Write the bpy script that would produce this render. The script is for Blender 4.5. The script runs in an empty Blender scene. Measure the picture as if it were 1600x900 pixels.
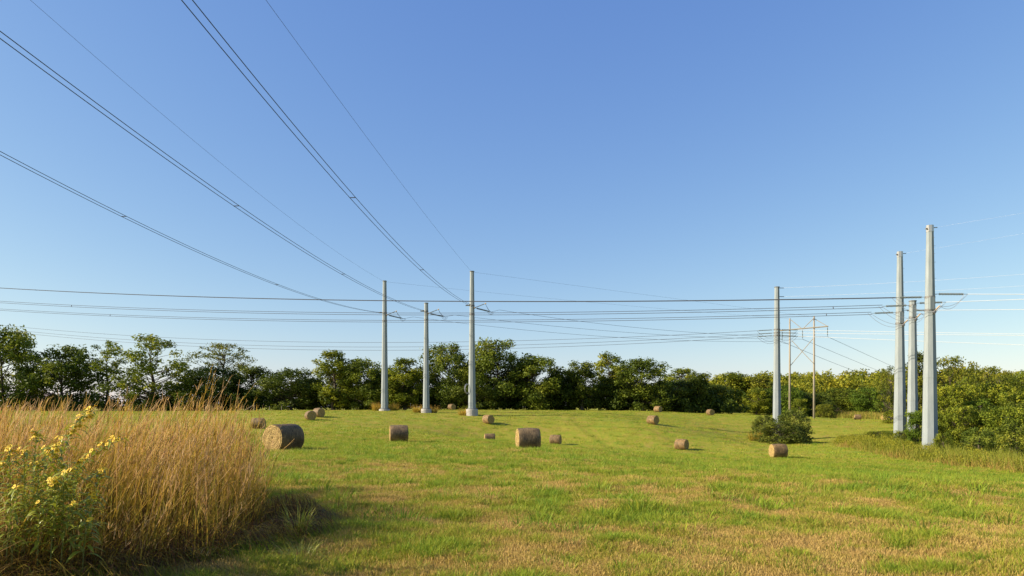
import bpy, bmesh, math, random
import numpy as np
from mathutils import Vector, Matrix

PI = math.pi
R = math.radians
scene = bpy.context.scene
COL = scene.collection

# ------------------------------------------------------------------ camera, sky, sun, exposure
F, CX, HY = 1067.0, 800.0, 636.0            # focal length, centre column and horizon row of the 1600 x 900 photograph
cam_d = bpy.data.cameras.new('camera')
cam = bpy.data.objects.new('camera', cam_d)
COL.objects.link(cam)
cam.location = (0, 0, 1.7)
cam.rotation_euler = (R(90), 0, 0)
cam_d.sensor_width = 36.0
cam_d.lens = 36.0 * F / 1600.0
cam_d.shift_y = (HY - 450.0) / 1600.0
cam_d.clip_start = 0.1
cam_d.clip_end = 20000
scene.camera = cam

SUN_EL = R(26)
SUN_AZ = Vector((-0.985, -0.17, 0)).normalized()
to_sun = Vector((SUN_AZ.x * math.cos(SUN_EL), SUN_AZ.y * math.cos(SUN_EL), math.sin(SUN_EL)))

world = bpy.data.worlds.new('World')
scene.world = world
world.use_nodes = True
wn = world.node_tree
bg = wn.nodes['Background']
sky = wn.nodes.new('ShaderNodeTexSky')
sky.sky_type = 'NISHITA'
sky.sun_disc = False
sky.sun_elevation = SUN_EL
sky.sun_rotation = math.atan2(SUN_AZ.x, SUN_AZ.y)
sky.altitude = 100
sky.air_density = 1.0
sky.dust_density = 0.6
sky.ozone_density = 3.0
# a slightly deeper, clearer blue than the plain sky model: one power curve per colour channel
_sp = wn.nodes.new('ShaderNodeSeparateColor'); _cb = wn.nodes.new('ShaderNodeCombineColor')
wn.links.new(sky.outputs[0], _sp.inputs[0])
for _i, (_pw, _mu) in enumerate(((1.0, 1.04), (0.84, 0.935), (0.42, 0.90))):
    _k = 0.164
    _a = wn.nodes.new('ShaderNodeMath'); _a.operation = 'MULTIPLY'; _a.inputs[1].default_value = _k
    _b = wn.nodes.new('ShaderNodeMath'); _b.operation = 'POWER'; _b.inputs[1].default_value = _pw
    _c = wn.nodes.new('ShaderNodeMath'); _c.operation = 'MULTIPLY'; _c.inputs[1].default_value = _mu / _k
    wn.links.new(_sp.outputs[_i], _a.inputs[0]); wn.links.new(_a.outputs[0], _b.inputs[0]); wn.links.new(_b.outputs[0], _c.inputs[0])
    wn.links.new(_c.outputs[0], _cb.inputs[_i])
wn.links.new(_cb.outputs[0], bg.inputs[0])
bg.inputs[1].default_value = 0.085

sun_d = bpy.data.lights.new('sun', 'SUN')
sun_d.energy = 5.0
sun_d.angle = R(0.5)
sun_d.color = (1.0, 0.87, 0.68)
sun = bpy.data.objects.new('sun', sun_d)
COL.objects.link(sun)
sun.rotation_euler = (-to_sun).to_track_quat('-Z', 'Y').to_euler()
sun.location = to_sun * 60

scene.view_settings.view_transform = 'Standard'
scene.view_settings.look = 'None'
scene.view_settings.gamma = 1.0
scene.view_settings.exposure = 0.95

# ------------------------------------------------------------------ helpers
CAMZ = 1.7


def at(px, py, D):
    """World point seen at pixel (px, py) at distance D along the view axis."""
    return Vector(((px - CX) * D / F, D, CAMZ + (HY - py) * D / F))


def hash2(ix, iy, seed):
    n = (ix.astype(np.int64) * 374761393 + iy.astype(np.int64) * 668265263 + seed * 974634777) & 0x7fffffff
    n = ((n ^ (n >> 13)) * 1274126177) & 0x7fffffff
    n = (n ^ (n >> 16)) & 0xffffff
    return n / float(0xffffff)


def vnoise(x, y, scale, seed=0):
    x = np.asarray(x, float) / scale
    y = np.asarray(y, float) / scale
    x0 = np.floor(x); y0 = np.floor(y)
    fx = x - x0; fy = y - y0
    fx = fx * fx * (3 - 2 * fx); fy = fy * fy * (3 - 2 * fy)
    a = hash2(x0, y0, seed); b = hash2(x0 + 1, y0, seed)
    c = hash2(x0, y0 + 1, seed); d = hash2(x0 + 1, y0 + 1, seed)
    return (a * (1 - fx) + b * fx) * (1 - fy) + (c * (1 - fx) + d * fx) * fy


def fbm(x, y, scale, octaves=4, seed=0, gain=0.55):
    t = 0; amp = 1; s = 0
    for o in range(octaves):
        t = t + amp * vnoise(x, y, scale / (2 ** o), seed + o * 17)
        s += amp; amp *= gain
    return t / s


# terrain: how far the ground lies below the eye, at known spots (picture column, distance, drop)
SPOTS = [(443, 35.6, 2.23), (825, 47, 2.95), (623, 59, 3.05), (1216, 73, 5.45), (1065, 94, 5.8), (763, 114, 2.75),
         (1020, 114, 2.8), (868, 100, 5.6), (765, 100, 5.4), (1110, 165, 2.0), (1028, 166, 1.25), (1340, 190, 3.4), (1214, 124, 6.0),
         (1453, 80, 5.3), (1406, 95, 4.5), (1426, 87, 4.9), (1218, 104, 5.7), (765, 70, 3.45), (404, 94, 3.0), (485, 107, 2.05),
         (498, 112, 1.55), (327, 150, 1.0), (704, 165, 0.85), (601, 137, 0.85), (666, 130, 1.1), (738, 124, 1.45), (1253, 158, 2.35),
         (397, 175, 1.1), (1300, 98, 5.5), (1600, 53, 5.2), (560, 165, 0.85), (900, 170, 0.95), (500, 190, 0.9), (900, 195, 1.0),
         (1385, 160, 3.3), (620, 90, 3.2), (1000, 60, 4.1), (1250, 50, 4.6), (1400, 34, 3.7), (700, 30, 2.15), (900, 30, 2.3)]
C = [((px - CX) * D / F, D, dr) for px, D, dr in SPOTS]
for yy in (-40, -10, 2, 7, 12):
    for xx in (-30, -12, -3, 4):
        C.append((xx, yy, 1.7))
    C.append((14, yy, 1.85)); C.append((34, yy, 2.6))
C += [(0, 20, 1.9), (-6, 22, 1.85), (12, 22, 2.3), (-60, 40, 2.0), (-90, 100, 2.0), (-130, 190, 1.1), (-170, 120, 1.4), (-60, 220, 0.9), (60, 230, 1.0),
      (-130, 300, 0.5), (0, 300, 0.5), (75, 90, 4.2), (100, 130, 2.5), (70, 20, 4.2), (90, 55, 4.0), (130, 200, 1.5), (110, 250, 0.5),
      (170, 330, -4.0), (110, 330, -3.0), (40, 330, 0.0), (230, 250, -2.0), (60, 420, -1.0), (-100, 420, 0.5), (200, 420, -5.0)]
C = np.array(C)


def tps_kernel(r2):
    return 0.5 * r2 * np.log(r2 + 1e-9)


_n = len(C)
_d2 = (C[:, None, 0] - C[None, :, 0]) ** 2 + (C[:, None, 1] - C[None, :, 1]) ** 2
_K = tps_kernel(_d2 / 1e4) + np.eye(_n) * 0.0006
_P = np.c_[np.ones(_n), C[:, :2] / 100.0]
_A = np.zeros((_n + 3, _n + 3)); _A[:_n, :_n] = _K; _A[:_n, _n:] = _P; _A[_n:, :_n] = _P.T
_w = np.linalg.solve(_A, np.r_[C[:, 2], 0, 0, 0])


def ground_z(x, y):
    x = np.atleast_1d(np.asarray(x, float)); y = np.atleast_1d(np.asarray(y, float))
    rr = np.hypot(x, y)
    k = np.minimum(1, 460 / np.maximum(rr, 1e-6))
    xq, yq = x * k, y * k
    out = np.empty_like(x)
    for i in range(0, len(x), 20000):
        s = slice(i, i + 20000)
        d2 = (xq[s, None] - C[None, :, 0]) ** 2 + (yq[s, None] - C[None, :, 1]) ** 2
        out[s] = tps_kernel(d2 / 1e4) @ _w[:_n] + _w[_n] + _w[_n + 1] * xq[s] / 100 + _w[_n + 2] * yq[s] / 100
    t = np.clip((rr - 330) / 300, 0, 1); t = t * t * (3 - 2 * t)
    drop = out * (1 - t) + 0.6 * t
    lump = (fbm(x, y, 2.6, 3, 5) - 0.5) * 0.24 + (fbm(x, y, 14, 2, 9) - 0.5) * 0.35
    lump = lump + (fbm(x, y, 0.75, 2, 41) - 0.5) * 0.15 * np.clip((90 - rr) / 40, 0, 1)
    lump *= np.clip((rr - 2) / 10, 0.25, 1) * np.clip((700 - rr) / 300, 0, 1)
    return CAMZ - drop + lump


def gz(x, y):
    return float(ground_z([x], [y])[0])


def on_ground(px, D):
    x = (px - CX) * D / F
    return Vector((x, D, gz(x, D)))


def tag(o, label=None, cat=None, group=None, kind=None):
    if label: o['label'] = label
    if cat: o['category'] = cat
    if group: o['group'] = group
    if kind: o['kind'] = kind
    return o


def link_mesh(name, me, parent=None, loc=None):
    o = bpy.data.objects.new(name, me)
    COL.objects.link(o)
    if parent is not None: o.parent = parent
    if loc is not None: o.location = loc
    return o


def empty(name, loc, rz=0.0):
    o = bpy.data.objects.new(name, None)
    o.empty_display_size = 0.2
    COL.objects.link(o)
    o.location = loc
    o.rotation_euler = (0, 0, rz)
    return o


def np_mesh(name, V, Fq, mats, attrs=None, tri=False, smooth=False, mat_idx=None):
    V = np.ascontiguousarray(V, dtype=np.float32)
    Fq = np.ascontiguousarray(Fq, dtype=np.int32)
    k = Fq.shape[1]
    me = bpy.data.meshes.new(name)
    me.vertices.add(len(V)); me.vertices.foreach_set('co', V.ravel())
    me.loops.add(Fq.size); me.loops.foreach_set('vertex_index', Fq.ravel())
    me.polygons.add(len(Fq))
    me.polygons.foreach_set('loop_start', np.arange(0, Fq.size, k, dtype=np.int32))
    try:
        me.polygons.foreach_set('loop_total', np.full(len(Fq), k, dtype=np.int32))
    except Exception:
        pass
    if smooth: me.polygons.foreach_set('use_smooth', np.ones(len(Fq), dtype=bool))
    for m in (mats if isinstance(mats, (list, tuple)) else [mats]):
        me.materials.append(m)
    if mat_idx is not None: me.polygons.foreach_set('material_index', np.asarray(mat_idx, dtype=np.int32))
    me.update(calc_edges=True)
    if attrs:
        for an, av in attrs.items():
            a = me.attributes.new(an, 'FLOAT', 'POINT')
            a.data.foreach_set('value', np.ascontiguousarray(av, dtype=np.float32))
    me.validate()
    return me


class MB:
    """Collects lathes, tubes and boxes; build() links them as one mesh object."""
    def __init__(self):
        self.v = []; self.f = []; self.mi = []; self.cur = 0

    def mat(self, i):
        self.cur = i; return self

    def _add(self, vs, fs):
        b = len(self.v)
        self.v += [tuple(p) for p in vs]
        for f in fs:
            self.f.append(tuple(i + b for i in f)); self.mi.append(self.cur)

    def tube(self, pts, rad, n=6, cap=True, phase=0.0):
        pts = [Vector(p) for p in pts]
        if not isinstance(rad, (list, tuple)): rad = [rad] * len(pts)
        t0 = (pts[1] - pts[0]).normalized()
        ref = Vector((0, 0, 1)) if abs(t0.z) < 0.9 else Vector((1, 0, 0))
        u = t0.cross(ref).normalized()
        vs = []; fs = []
        for i, p in enumerate(pts):
            if i == 0: t = pts[1] - pts[0]
            elif i == len(pts) - 1: t = pts[-1] - pts[-2]
            else: t = pts[i + 1] - pts[i - 1]
            t.normalize()
            u = (u - t * u.dot(t))
            u = u.normalized() if u.length > 1e-6 else t.orthogonal().normalized()
            w = t.cross(u)
            for k in range(n):
                a = 2 * PI * k / n + phase
                vs.append(p + (u * math.cos(a) + w * math.sin(a)) * rad[i])
        for i in range(len(pts) - 1):
            for k in range(n):
                a = i * n + k; b = i * n + (k + 1) % n
                fs.append((a, b, b + n, a + n))
        if cap:
            fs.append(tuple(range(n - 1, -1, -1)))
            fs.append(tuple(range((len(pts) - 1) * n, len(pts) * n)))
        self._add(vs, fs)
        return self

    def box(self, c, size, M=None):
        c = Vector(c); hx, hy, hz = (s / 2 for s in size)
        vs = [Vector((x, y, z)) for x in (-hx, hx) for y in (-hy, hy) for z in (-hz, hz)]
        if M is not None: vs = [M @ v for v in vs]
        vs = [v + c for v in vs]
        self._add(vs, [(0, 1, 3, 2), (4, 6, 7, 5), (0, 4, 5, 1), (2, 3, 7, 6), (0, 2, 6, 4), (1, 5, 7, 3)])
        return self

    def build(self, name, mats, parent=None, smooth=False, loc=None):
        me = bpy.data.meshes.new(name)
        me.from_pydata(self.v, [], self.f)
        for m in (mats if isinstance(mats, (list, tuple)) else [mats]): me.materials.append(m)
        if any(self.mi): me.polygons.foreach_set('material_index', self.mi)
        if smooth: me.polygons.foreach_set('use_smooth', [True] * len(me.polygons))
        me.update()
        return link_mesh(name, me, parent, loc)


# ------------------------------------------------------------------ materials
def new_mat(name):
    m = bpy.data.materials.new(name)
    m.use_nodes = True
    nt = m.node_tree
    b = nt.nodes['Principled BSDF']
    return m, nt, b


def node(nt, t, **kw):
    n = nt.nodes.new(t)
    for k, v in kw.items():
        setattr(n, k, v)
    return n


def ramp(nt, stops):
    r = nt.nodes.new('ShaderNodeValToRGB')
    e = r.color_ramp.elements
    while len(e) < len(stops): e.new(0.5)
    for i, (p, c) in enumerate(stops):
        e[i].position = p; e[i].color = (*c, 1)
    return r


def noise_fac(nt, scale, detail=4, vec=None, rough=0.6):
    n = nt.nodes.new('ShaderNodeTexNoise')
    n.inputs['Scale'].default_value = scale
    n.inputs['Detail'].default_value = detail
    n.inputs['Roughness'].default_value = rough
    if vec is not None: nt.links.new(vec, n.inputs['Vector'])
    return n


def simple(name, cols, scale=8, rough=0.8, metal=0.0, bump=0.0, spec=0.3, stretch=None):
    m, nt, b = new_mat(name)
    tc = node(nt, 'ShaderNodeTexCoord')
    vec = tc.outputs['Object']
    if stretch:
        mp = node(nt, 'ShaderNodeMapping'); mp.inputs['Scale'].default_value = stretch
        nt.links.new(vec, mp.inputs['Vector']); vec = mp.outputs['Vector']
    n = noise_fac(nt, scale, 5, vec)
    st = [(0.25 + 0.5 * i / max(1, len(cols) - 1), c) for i, c in enumerate(cols)]
    r = ramp(nt, st)
    nt.links.new(n.outputs['Fac'], r.inputs['Fac'])
    nt.links.new(r.outputs['Color'], b.inputs['Base Color'])
    b.inputs['Roughness'].default_value = rough
    b.inputs['Metallic'].default_value = metal
    b.inputs['Specular IOR Level'].default_value = spec
    if bump:
        bp = node(nt, 'ShaderNodeBump'); bp.inputs['Strength'].default_value = bump
        bp.inputs['Distance'].default_value = 0.02
        nt.links.new(n.outputs['Fac'], bp.inputs['Height'])
        nt.links.new(bp.outputs['Normal'], b.inputs['Normal'])
    return m


def leafy(name, stops, attr='tint', trans=0.35, atype='GEOMETRY', rough=0.6, use_obj=True, spec=0.15):
    """Blade / leaf material: colour from a per-leaf attribute, part of the light comes through."""
    m, nt, b = new_mat(name)
    nt.nodes.remove(b)
    out = nt.nodes['Material Output']
    a = node(nt, 'ShaderNodeAttribute'); a.attribute_name = attr; a.attribute_type = atype
    r = ramp(nt, stops)
    nt.links.new(a.outputs['Fac'], r.inputs['Fac'])
    colour = r.outputs['Color']
    if use_obj:
        oi = node(nt, 'ShaderNodeObjectInfo')
        mx = node(nt, 'ShaderNodeMix', data_type='RGBA', blend_type='MULTIPLY')
        mx.inputs['Factor'].default_value = 1.0
        nt.links.new(colour, mx.inputs['A']); nt.links.new(oi.outputs['Color'], mx.inputs['B'])
        colour = mx.outputs['Result']
    pr = node(nt, 'ShaderNodeBsdfPrincipled')
    pr.inputs['Roughness'].default_value = rough
    pr.inputs['Specular IOR Level'].default_value = spec
    tr = node(nt, 'ShaderNodeBsdfTranslucent')
    ms = node(nt, 'ShaderNodeMixShader'); ms.inputs[0].default_value = trans
    nt.links.new(colour, pr.inputs['Base Color']); nt.links.new(colour, tr.inputs['Color'])
    nt.links.new(pr.outputs[0], ms.inputs[1]); nt.links.new(tr.outputs[0], ms.inputs[2])
    nt.links.new(ms.outputs[0], out.inputs['Surface'])
    return m


M = {}
M['leaf'] = leafy('leaf', [(0.0, (0.040, 0.062, 0.009)), (0.45, (0.110, 0.143, 0.016)), (0.8, (0.185, 0.210, 0.024)), (1.0, (0.235, 0.235, 0.030))], trans=0.30)
M['bark'] = simple('bark', [(0.06, 0.045, 0.032), (0.13, 0.105, 0.08)], 6, 0.9, bump=0.6, stretch=(1, 1, 0.25))
M['steel'] = simple('galvanised_steel', [(0.185, 0.218, 0.226), (0.265, 0.297, 0.302)], 1.6, 0.6, 0.0, spec=0.4, stretch=(2.5, 2.5, 0.35))
M['band'] = simple('new_galvanised_band', [(0.42, 0.40, 0.36), (0.55, 0.52, 0.45)], 3, 0.32, 0.8)
M['dark_steel'] = simple('weathered_steel', [(0.12, 0.12, 0.115), (0.2, 0.2, 0.19)], 5, 0.6, 0.3)
M['insulator'] = simple('insulator_polymer', [(0.10, 0.12, 0.115), (0.15, 0.17, 0.16)], 5, 0.45)
M['bracket'] = simple('tan_bracket', [(0.42, 0.30, 0.17), (0.52, 0.38, 0.22)], 4, 0.6)
M['concrete'] = simple('concrete', [(0.28, 0.27, 0.24), (0.42, 0.405, 0.37)], 3, 0.9, bump=0.3)
M['wire'] = simple('aluminium_cable', [(0.30, 0.30, 0.31), (0.36, 0.36, 0.37)], 3, 0.45, 0.6)
M['old_wire'] = simple('weathered_cable', [(0.055, 0.055, 0.065), (0.08, 0.08, 0.09)], 3, 0.7, 0.0, spec=0.15)
M['sunlit_tone_wire'] = simple('aluminium_cable_sunlit_tone', [(0.84, 0.82, 0.78), (0.9, 0.88, 0.84)], 3, 0.5, 0.0)  # near-white colour stands in for sun catching the cables
M['wood'] = simple('weathered_pole_wood', [(0.225, 0.195, 0.148), (0.34, 0.30, 0.235)], 3, 0.85, bump=0.3, stretch=(3, 3, 0.3))
M['post_wood'] = simple('fence_wood', [(0.16, 0.13, 0.10), (0.27, 0.22, 0.17)], 3, 0.9, stretch=(3, 3, 0.3))
M['roof'] = simple('barn_roof_metal', [(0.20, 0.155, 0.15), (0.27, 0.21, 0.20)], 0.8, 0.6, stretch=(3, 0.3, 1))
M['siding'] = simple('barn_siding', [(0.10, 0.07, 0.055), (0.16, 0.11, 0.085)], 2, 0.9, stretch=(4, 4, 0.2))

# hay: wrapped side with broken streaks round the roll, and cut ends with rolled layers
def hay_side():
    m, nt, b = new_mat('hay_net_wrapped_side')
    tc = node(nt, 'ShaderNodeTexCoord')
    mp = node(nt, 'ShaderNodeMapping'); mp.inputs['Scale'].default_value = (0.7, 9.0, 0.7)
    nt.links.new(tc.outputs['Object'], mp.inputs['Vector'])
    n1 = noise_fac(nt, 4.0, 6, mp.outputs['Vector'], 0.7)
    n2 = noise_fac(nt, 1.7, 4, tc.outputs['Object'], 0.6)
    r1 = ramp(nt, [(0.32, (0.05, 0.034, 0.018)), (0.50, (0.19, 0.137, 0.070)), (0.68, (0.47, 0.36, 0.19))])
    r2 = ramp(nt, [(0.35, (0.48, 0.46, 0.46)), (0.65, (1.15, 1.10, 1.0))])
    nt.links.new(n1.outputs['Fac'], r1.inputs['Fac']); nt.links.new(n2.outputs['Fac'], r2.inputs['Fac'])
    mx = node(nt, 'ShaderNodeMix', data_type='RGBA', blend_type='MULTIPLY'); mx.inputs['Factor'].default_value = 1
    nt.links.new(r1.outputs['Color'], mx.inputs['A']); nt.links.new(r2.outputs['Color'], mx.inputs['B'])
    oi = node(nt, 'ShaderNodeObjectInfo')
    mo = node(nt, 'ShaderNodeMix', data_type='RGBA', blend_type='MULTIPLY'); mo.inputs['Factor'].default_value = 1
    nt.links.new(mx.outputs['Result'], mo.inputs['A']); nt.links.new(oi.outputs['Color'], mo.inputs['B'])
    nt.links.new(mo.outputs['Result'], b.inputs['Base Color'])
    b.inputs['Roughness'].default_value = 0.62
    b.inputs['Specular IOR Level'].default_value = 0.25
    bp = node(nt, 'ShaderNodeBump'); bp.inputs['Strength'].default_value = 0.9; bp.inputs['Distance'].default_value = 0.03
    nt.links.new(n1.outputs['Fac'], bp.inputs['Height']); nt.links.new(bp.outputs['Normal'], b.inputs['Normal'])
    return m


def hay_end():
    m, nt, b = new_mat('hay_cut_end')
    tc = node(nt, 'ShaderNodeTexCoord')
    sx = node(nt, 'ShaderNodeSeparateXYZ'); nt.links.new(tc.outputs['Object'], sx.inputs[0])
    cz = node(nt, 'ShaderNodeMath', operation='SUBTRACT'); cz.inputs[1].default_value = 0.74
    nt.links.new(sx.outputs['Z'], cz.inputs[0])
    cv = node(nt, 'ShaderNodeCombineXYZ'); nt.links.new(sx.outputs['X'], cv.inputs[0]); nt.links.new(cz.outputs[0], cv.inputs[1])
    nz = noise_fac(nt, 2.6, 4, tc.outputs['Object'])
    ln = node(nt, 'ShaderNodeVectorMath', operation='LENGTH'); nt.links.new(cv.outputs[0], ln.inputs[0])
    ad = node(nt, 'ShaderNodeMath', operation='MULTIPLY_ADD'); ad.inputs[1].default_value = 0.22
    nt.links.new(nz.outputs['Fac'], ad.inputs[0]); nt.links.new(ln.outputs['Value'], ad.inputs[2])
    sn = node(nt, 'ShaderNodeMath', operation='SINE')
    ml = node(nt, 'ShaderNodeMath', operation='MULTIPLY'); ml.inputs[1].default_value = 62.0
    nt.links.new(ad.outputs[0], ml.inputs[0]); nt.links.new(ml.outputs[0], sn.inputs[0])
    n2 = noise_fac(nt, 16.0, 6, tc.outputs['Object'], 0.75)
    m2 = node(nt, 'ShaderNodeMath', operation='MULTIPLY_ADD'); m2.inputs[1].default_value = 0.09
    nt.links.new(sn.outputs[0], m2.inputs[0]); nt.links.new(n2.outputs['Fac'], m2.inputs[2])
    r1 = ramp(nt, [(0.28, (0.08, 0.050, 0.016)), (0.45, (0.24, 0.158, 0.048)), (0.62, (0.42, 0.295, 0.095)), (0.8, (0.54, 0.40, 0.16))])
    nt.links.new(m2.outputs[0], r1.inputs['Fac'])
    nt.links.new(r1.outputs['Color'], b.inputs['Base Color'])
    b.inputs['Roughness'].default_value = 0.9
    bp = node(nt, 'ShaderNodeBump'); bp.inputs['Strength'].default_value = 1.0; bp.inputs['Distance'].default_value = 0.05
    nt.links.new(m2.outputs[0], bp.inputs['Height']); nt.links.new(bp.outputs['Normal'], b.inputs['Normal'])
    return m


M['hay_side'] = hay_side()
M['hay_end'] = hay_end()
M['straw'] = leafy('straw', [(0, (0.20, 0.14, 0.06)), (1, (0.42, 0.32, 0.16))], trans=0.2, use_obj=False)

GREEN = [(0.0, (0.44, 0.305, 0.095)), (0.22, (0.40, 0.305, 0.065)), (0.42, (0.345, 0.330, 0.036)), (0.68, (0.255, 0.318, 0.026)), (1.0, (0.160, 0.262, 0.026))]


def ground_mat():
    m, nt, b = new_mat('meadow_ground')
    a = node(nt, 'ShaderNodeAttribute'); a.attribute_name = 'lush'
    g = node(nt, 'ShaderNodeNewGeometry')
    n1 = noise_fac(nt, 2.2, 7, g.outputs['Position'], 0.72)
    n2 = noise_fac(nt, 0.35, 5, g.outputs['Position'], 0.6)
    m1 = node(nt, 'ShaderNodeMath', operation='MULTIPLY_ADD'); m1.inputs[1].default_value = 0.75
    nt.links.new(n1.outputs['Fac'], m1.inputs[0]); nt.links.new(a.outputs['Fac'], m1.inputs[2])
    m2 = node(nt, 'ShaderNodeMath', operation='MULTIPLY_ADD'); m2.inputs[1].default_value = 0.35
    nt.links.new(n2.outputs['Fac'], m2.inputs[0]); nt.links.new(m1.outputs[0], m2.inputs[2])
    m3 = node(nt, 'ShaderNodeMath', operation='SUBTRACT'); m3.inputs[1].default_value = 0.60
    nt.links.new(m2.outputs[0], m3.inputs[0])
    r = ramp(nt, [(p, tuple(0.72 * v for v in c)) for p, c in GREEN])
    nt.links.new(m3.outputs[0], r.inputs['Fac'])
    nt.links.new(r.outputs['Color'], b.inputs['Base Color'])
    b.inputs['Roughness'].default_value = 0.95
    b.inputs['Specular IOR Level'].default_value = 0.1
    bp = node(nt, 'ShaderNodeBump'); bp.inputs['Strength'].default_value = 0.7; bp.inputs['Distance'].default_value = 0.12
    nt.links.new(n1.outputs['Fac'], bp.inputs['Height']); nt.links.new(bp.outputs['Normal'], b.inputs['Normal'])
    return m


M['ground'] = ground_mat()
M['lawn'] = leafy('meadow_blade', GREEN, attr='lush', atype='INSTANCER', trans=0.35, use_obj=False, rough=0.55)
M['stubble'] = leafy('stubble_blade', [(0.0, (0.50, 0.34, 0.12)), (0.5, (0.42, 0.31, 0.075)), (1.0, (0.32, 0.31, 0.045))], attr='lush', atype='INSTANCER', trans=0.3, use_obj=False)
M['tall'] = leafy('tall_grass_blade', [(0.0, (0.085, 0.038, 0.018)), (0.15, (0.16, 0.085, 0.020)), (0.31, (0.27, 0.245, 0.028)), (0.45, (0.41, 0.285, 0.034)), (0.60, (0.50, 0.315, 0.045)), (0.78, (0.46, 0.265, 0.085)), (1.0, (0.60, 0.385, 0.17))], trans=0.35, use_obj=False)  # red-brown foot end of the ramp, darkened further to imitate shade
M['weed'] = leafy('weed_blade', [(0.0, (0.30, 0.165, 0.06)), (0.35, (0.38, 0.26, 0.06)), (0.65, (0.19, 0.215, 0.026)), (1.0, (0.26, 0.27, 0.035))], trans=0.3, use_obj=False)
M['sun_leaf'] = leafy('flower_plant_leaf', [(0.0, (0.19, 0.23, 0.018)), (1.0, (0.42, 0.43, 0.05))], trans=0.3, rough=0.4, use_obj=True, spec=0.5)
M['stalk'] = simple('flower_stalk', [(0.16, 0.20, 0.05), (0.26, 0.28, 0.09)], 10, 0.6)
M['petal'] = simple('yellow_petal', [(0.72, 0.46, 0.015), (0.85, 0.60, 0.03)], 10, 0.6)
M['disc'] = simple('flower_disc', [(0.33, 0.20, 0.02), (0.46, 0.30, 0.03)], 20, 0.8)


# ------------------------------------------------------------------ ground sheet
def lush_field(x, y):
    D = np.hypot(x, y)
    base = np.interp(D, [0, 7, 9, 12, 17, 25, 40, 70, 100, 170, 400], [0.31, 0.32, 0.36, 0.42, 0.51, 0.58, 0.62, 0.60, 0.52, 0.52, 0.52])
    n = (fbm(x, y, 0.7, 4, 31, 0.8) - 0.5) * 1.6 + (fbm(x, y, 5.0, 3, 77) - 0.5) * 0.34
    n = n + (fbm(x, y, 45.0, 2, 53) - 0.5) * 0.35
    # faint mowing swaths across the slope
    n = n + 0.07 * np.sin((y * 0.93 + x * 0.25 + 4 * vnoise(x, y, 30, 3)) * 1.15) * np.clip((D - 25) / 40, 0, 1)
    return np.clip(base + n * np.interp(D, [0, 20, 60, 120], [1, 0.85, 0.6, 0.5]), 0, 1)


def build_ground():
    radii = [0.0] + list(np.geomspace(1.2, 12, 60)) + list(np.geomspace(12.2, 230, 330))[0:] + list(np.geomspace(240, 6000, 40))
    fa = np.concatenate([np.linspace(-48, 48, 480, endpoint=False), np.linspace(48, 312, 120, endpoint=False)])
    ang = np.radians(90 - fa)
    rr = np.array(radii[1:])
    X = rr[:, None] * np.cos(ang)[None, :]; Y = rr[:, None] * np.sin(ang)[None, :]
    X = X.ravel(); Y = Y.ravel()
    Z = ground_z(X, Y)
    V = np.c_[X, Y, Z]
    n = len(ang); k = len(rr)
    i = np.arange(k - 1)[:, None] * n; j = np.arange(n)[None, :]; jn = (np.arange(n)[None, :] + 1) % n
    Fq = np.stack([i + j, i + jn, i + n + jn, i + n + j], -1).reshape(-1, 4)[:, ::-1]
    me = np_mesh('ground', V, Fq, M['ground'], {'lush': lush_field(X, Y)}, smooth=True)
    # centre fan closed with one polygon
    o = link_mesh('ground', me)
    bm = bmesh.new(); bm.from_mesh(me); bm.verts.ensure_lookup_table()
    bm.faces.new([bm.verts[q] for q in range(n)][::-1])
    bm.normal_update(); bm.to_mesh(me); bm.free()
    tag(o, kind='structure')
    return o


build_ground()


# ------------------------------------------------------------------ blades
def blades(rng, base, h, lean, width, segs=3, facing=None, tipw=0.1, curve=2.0):
    """Bent strips. base (N,3), h (N,), lean (N,2) sideways travel at the tip. Returns verts, quads, height fraction."""
    N = len(base)
    if facing is None: facing = rng.uniform(0, PI, N)
    s = np.linspace(0, 1, segs + 1)
    P = np.empty((N, segs + 1, 3))
    P[..., 0] = base[:, None, 0] + lean[:, None, 0] * s[None] ** curve
    P[..., 1] = base[:, None, 1] + lean[:, None, 1] * s[None] ** curve
    ll = np.hypot(lean[:, 0], lean[:, 1])
    P[..., 2] = base[:, None, 2] + h[:, None] * s[None] - (0.35 * ll ** 2 / np.maximum(h, 1e-3))[:, None] * s[None] ** 3
    w = (np.asarray(width)[:, None] if np.ndim(width) else np.full((N, 1), width)) * (1 - (1 - tipw) * s[None] ** 1.5) * 0.5
    d = np.c_[np.cos(facing), np.sin(facing)]
    A = P.copy(); B = P.copy()
    A[..., 0] -= d[:, None, 0] * w; A[..., 1] -= d[:, None, 1] * w
    B[..., 0] += d[:, None, 0] * w; B[..., 1] += d[:, None, 1] * w
    V = np.stack([A, B], 2).reshape(-1, 3)
    k = (segs + 1) * 2
    q = np.arange(N)[:, None] * k + np.arange(segs)[None] * 2
    Fq = np.stack([q, q + 1, q + 3, q + 2], -1).reshape(-1, 4)
    sv = np.repeat(np.tile(s, (N, 1))[..., None], 2, -1).reshape(-1)
    return V, Fq, sv


def join(parts):
    V = []; Fq = []; A = []; b = 0
    for v, f, a in parts:
        V.append(v); Fq.append(f + b); A.append(a); b += len(v)
    return np.concatenate(V), np.concatenate(Fq), np.concatenate(A)


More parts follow.
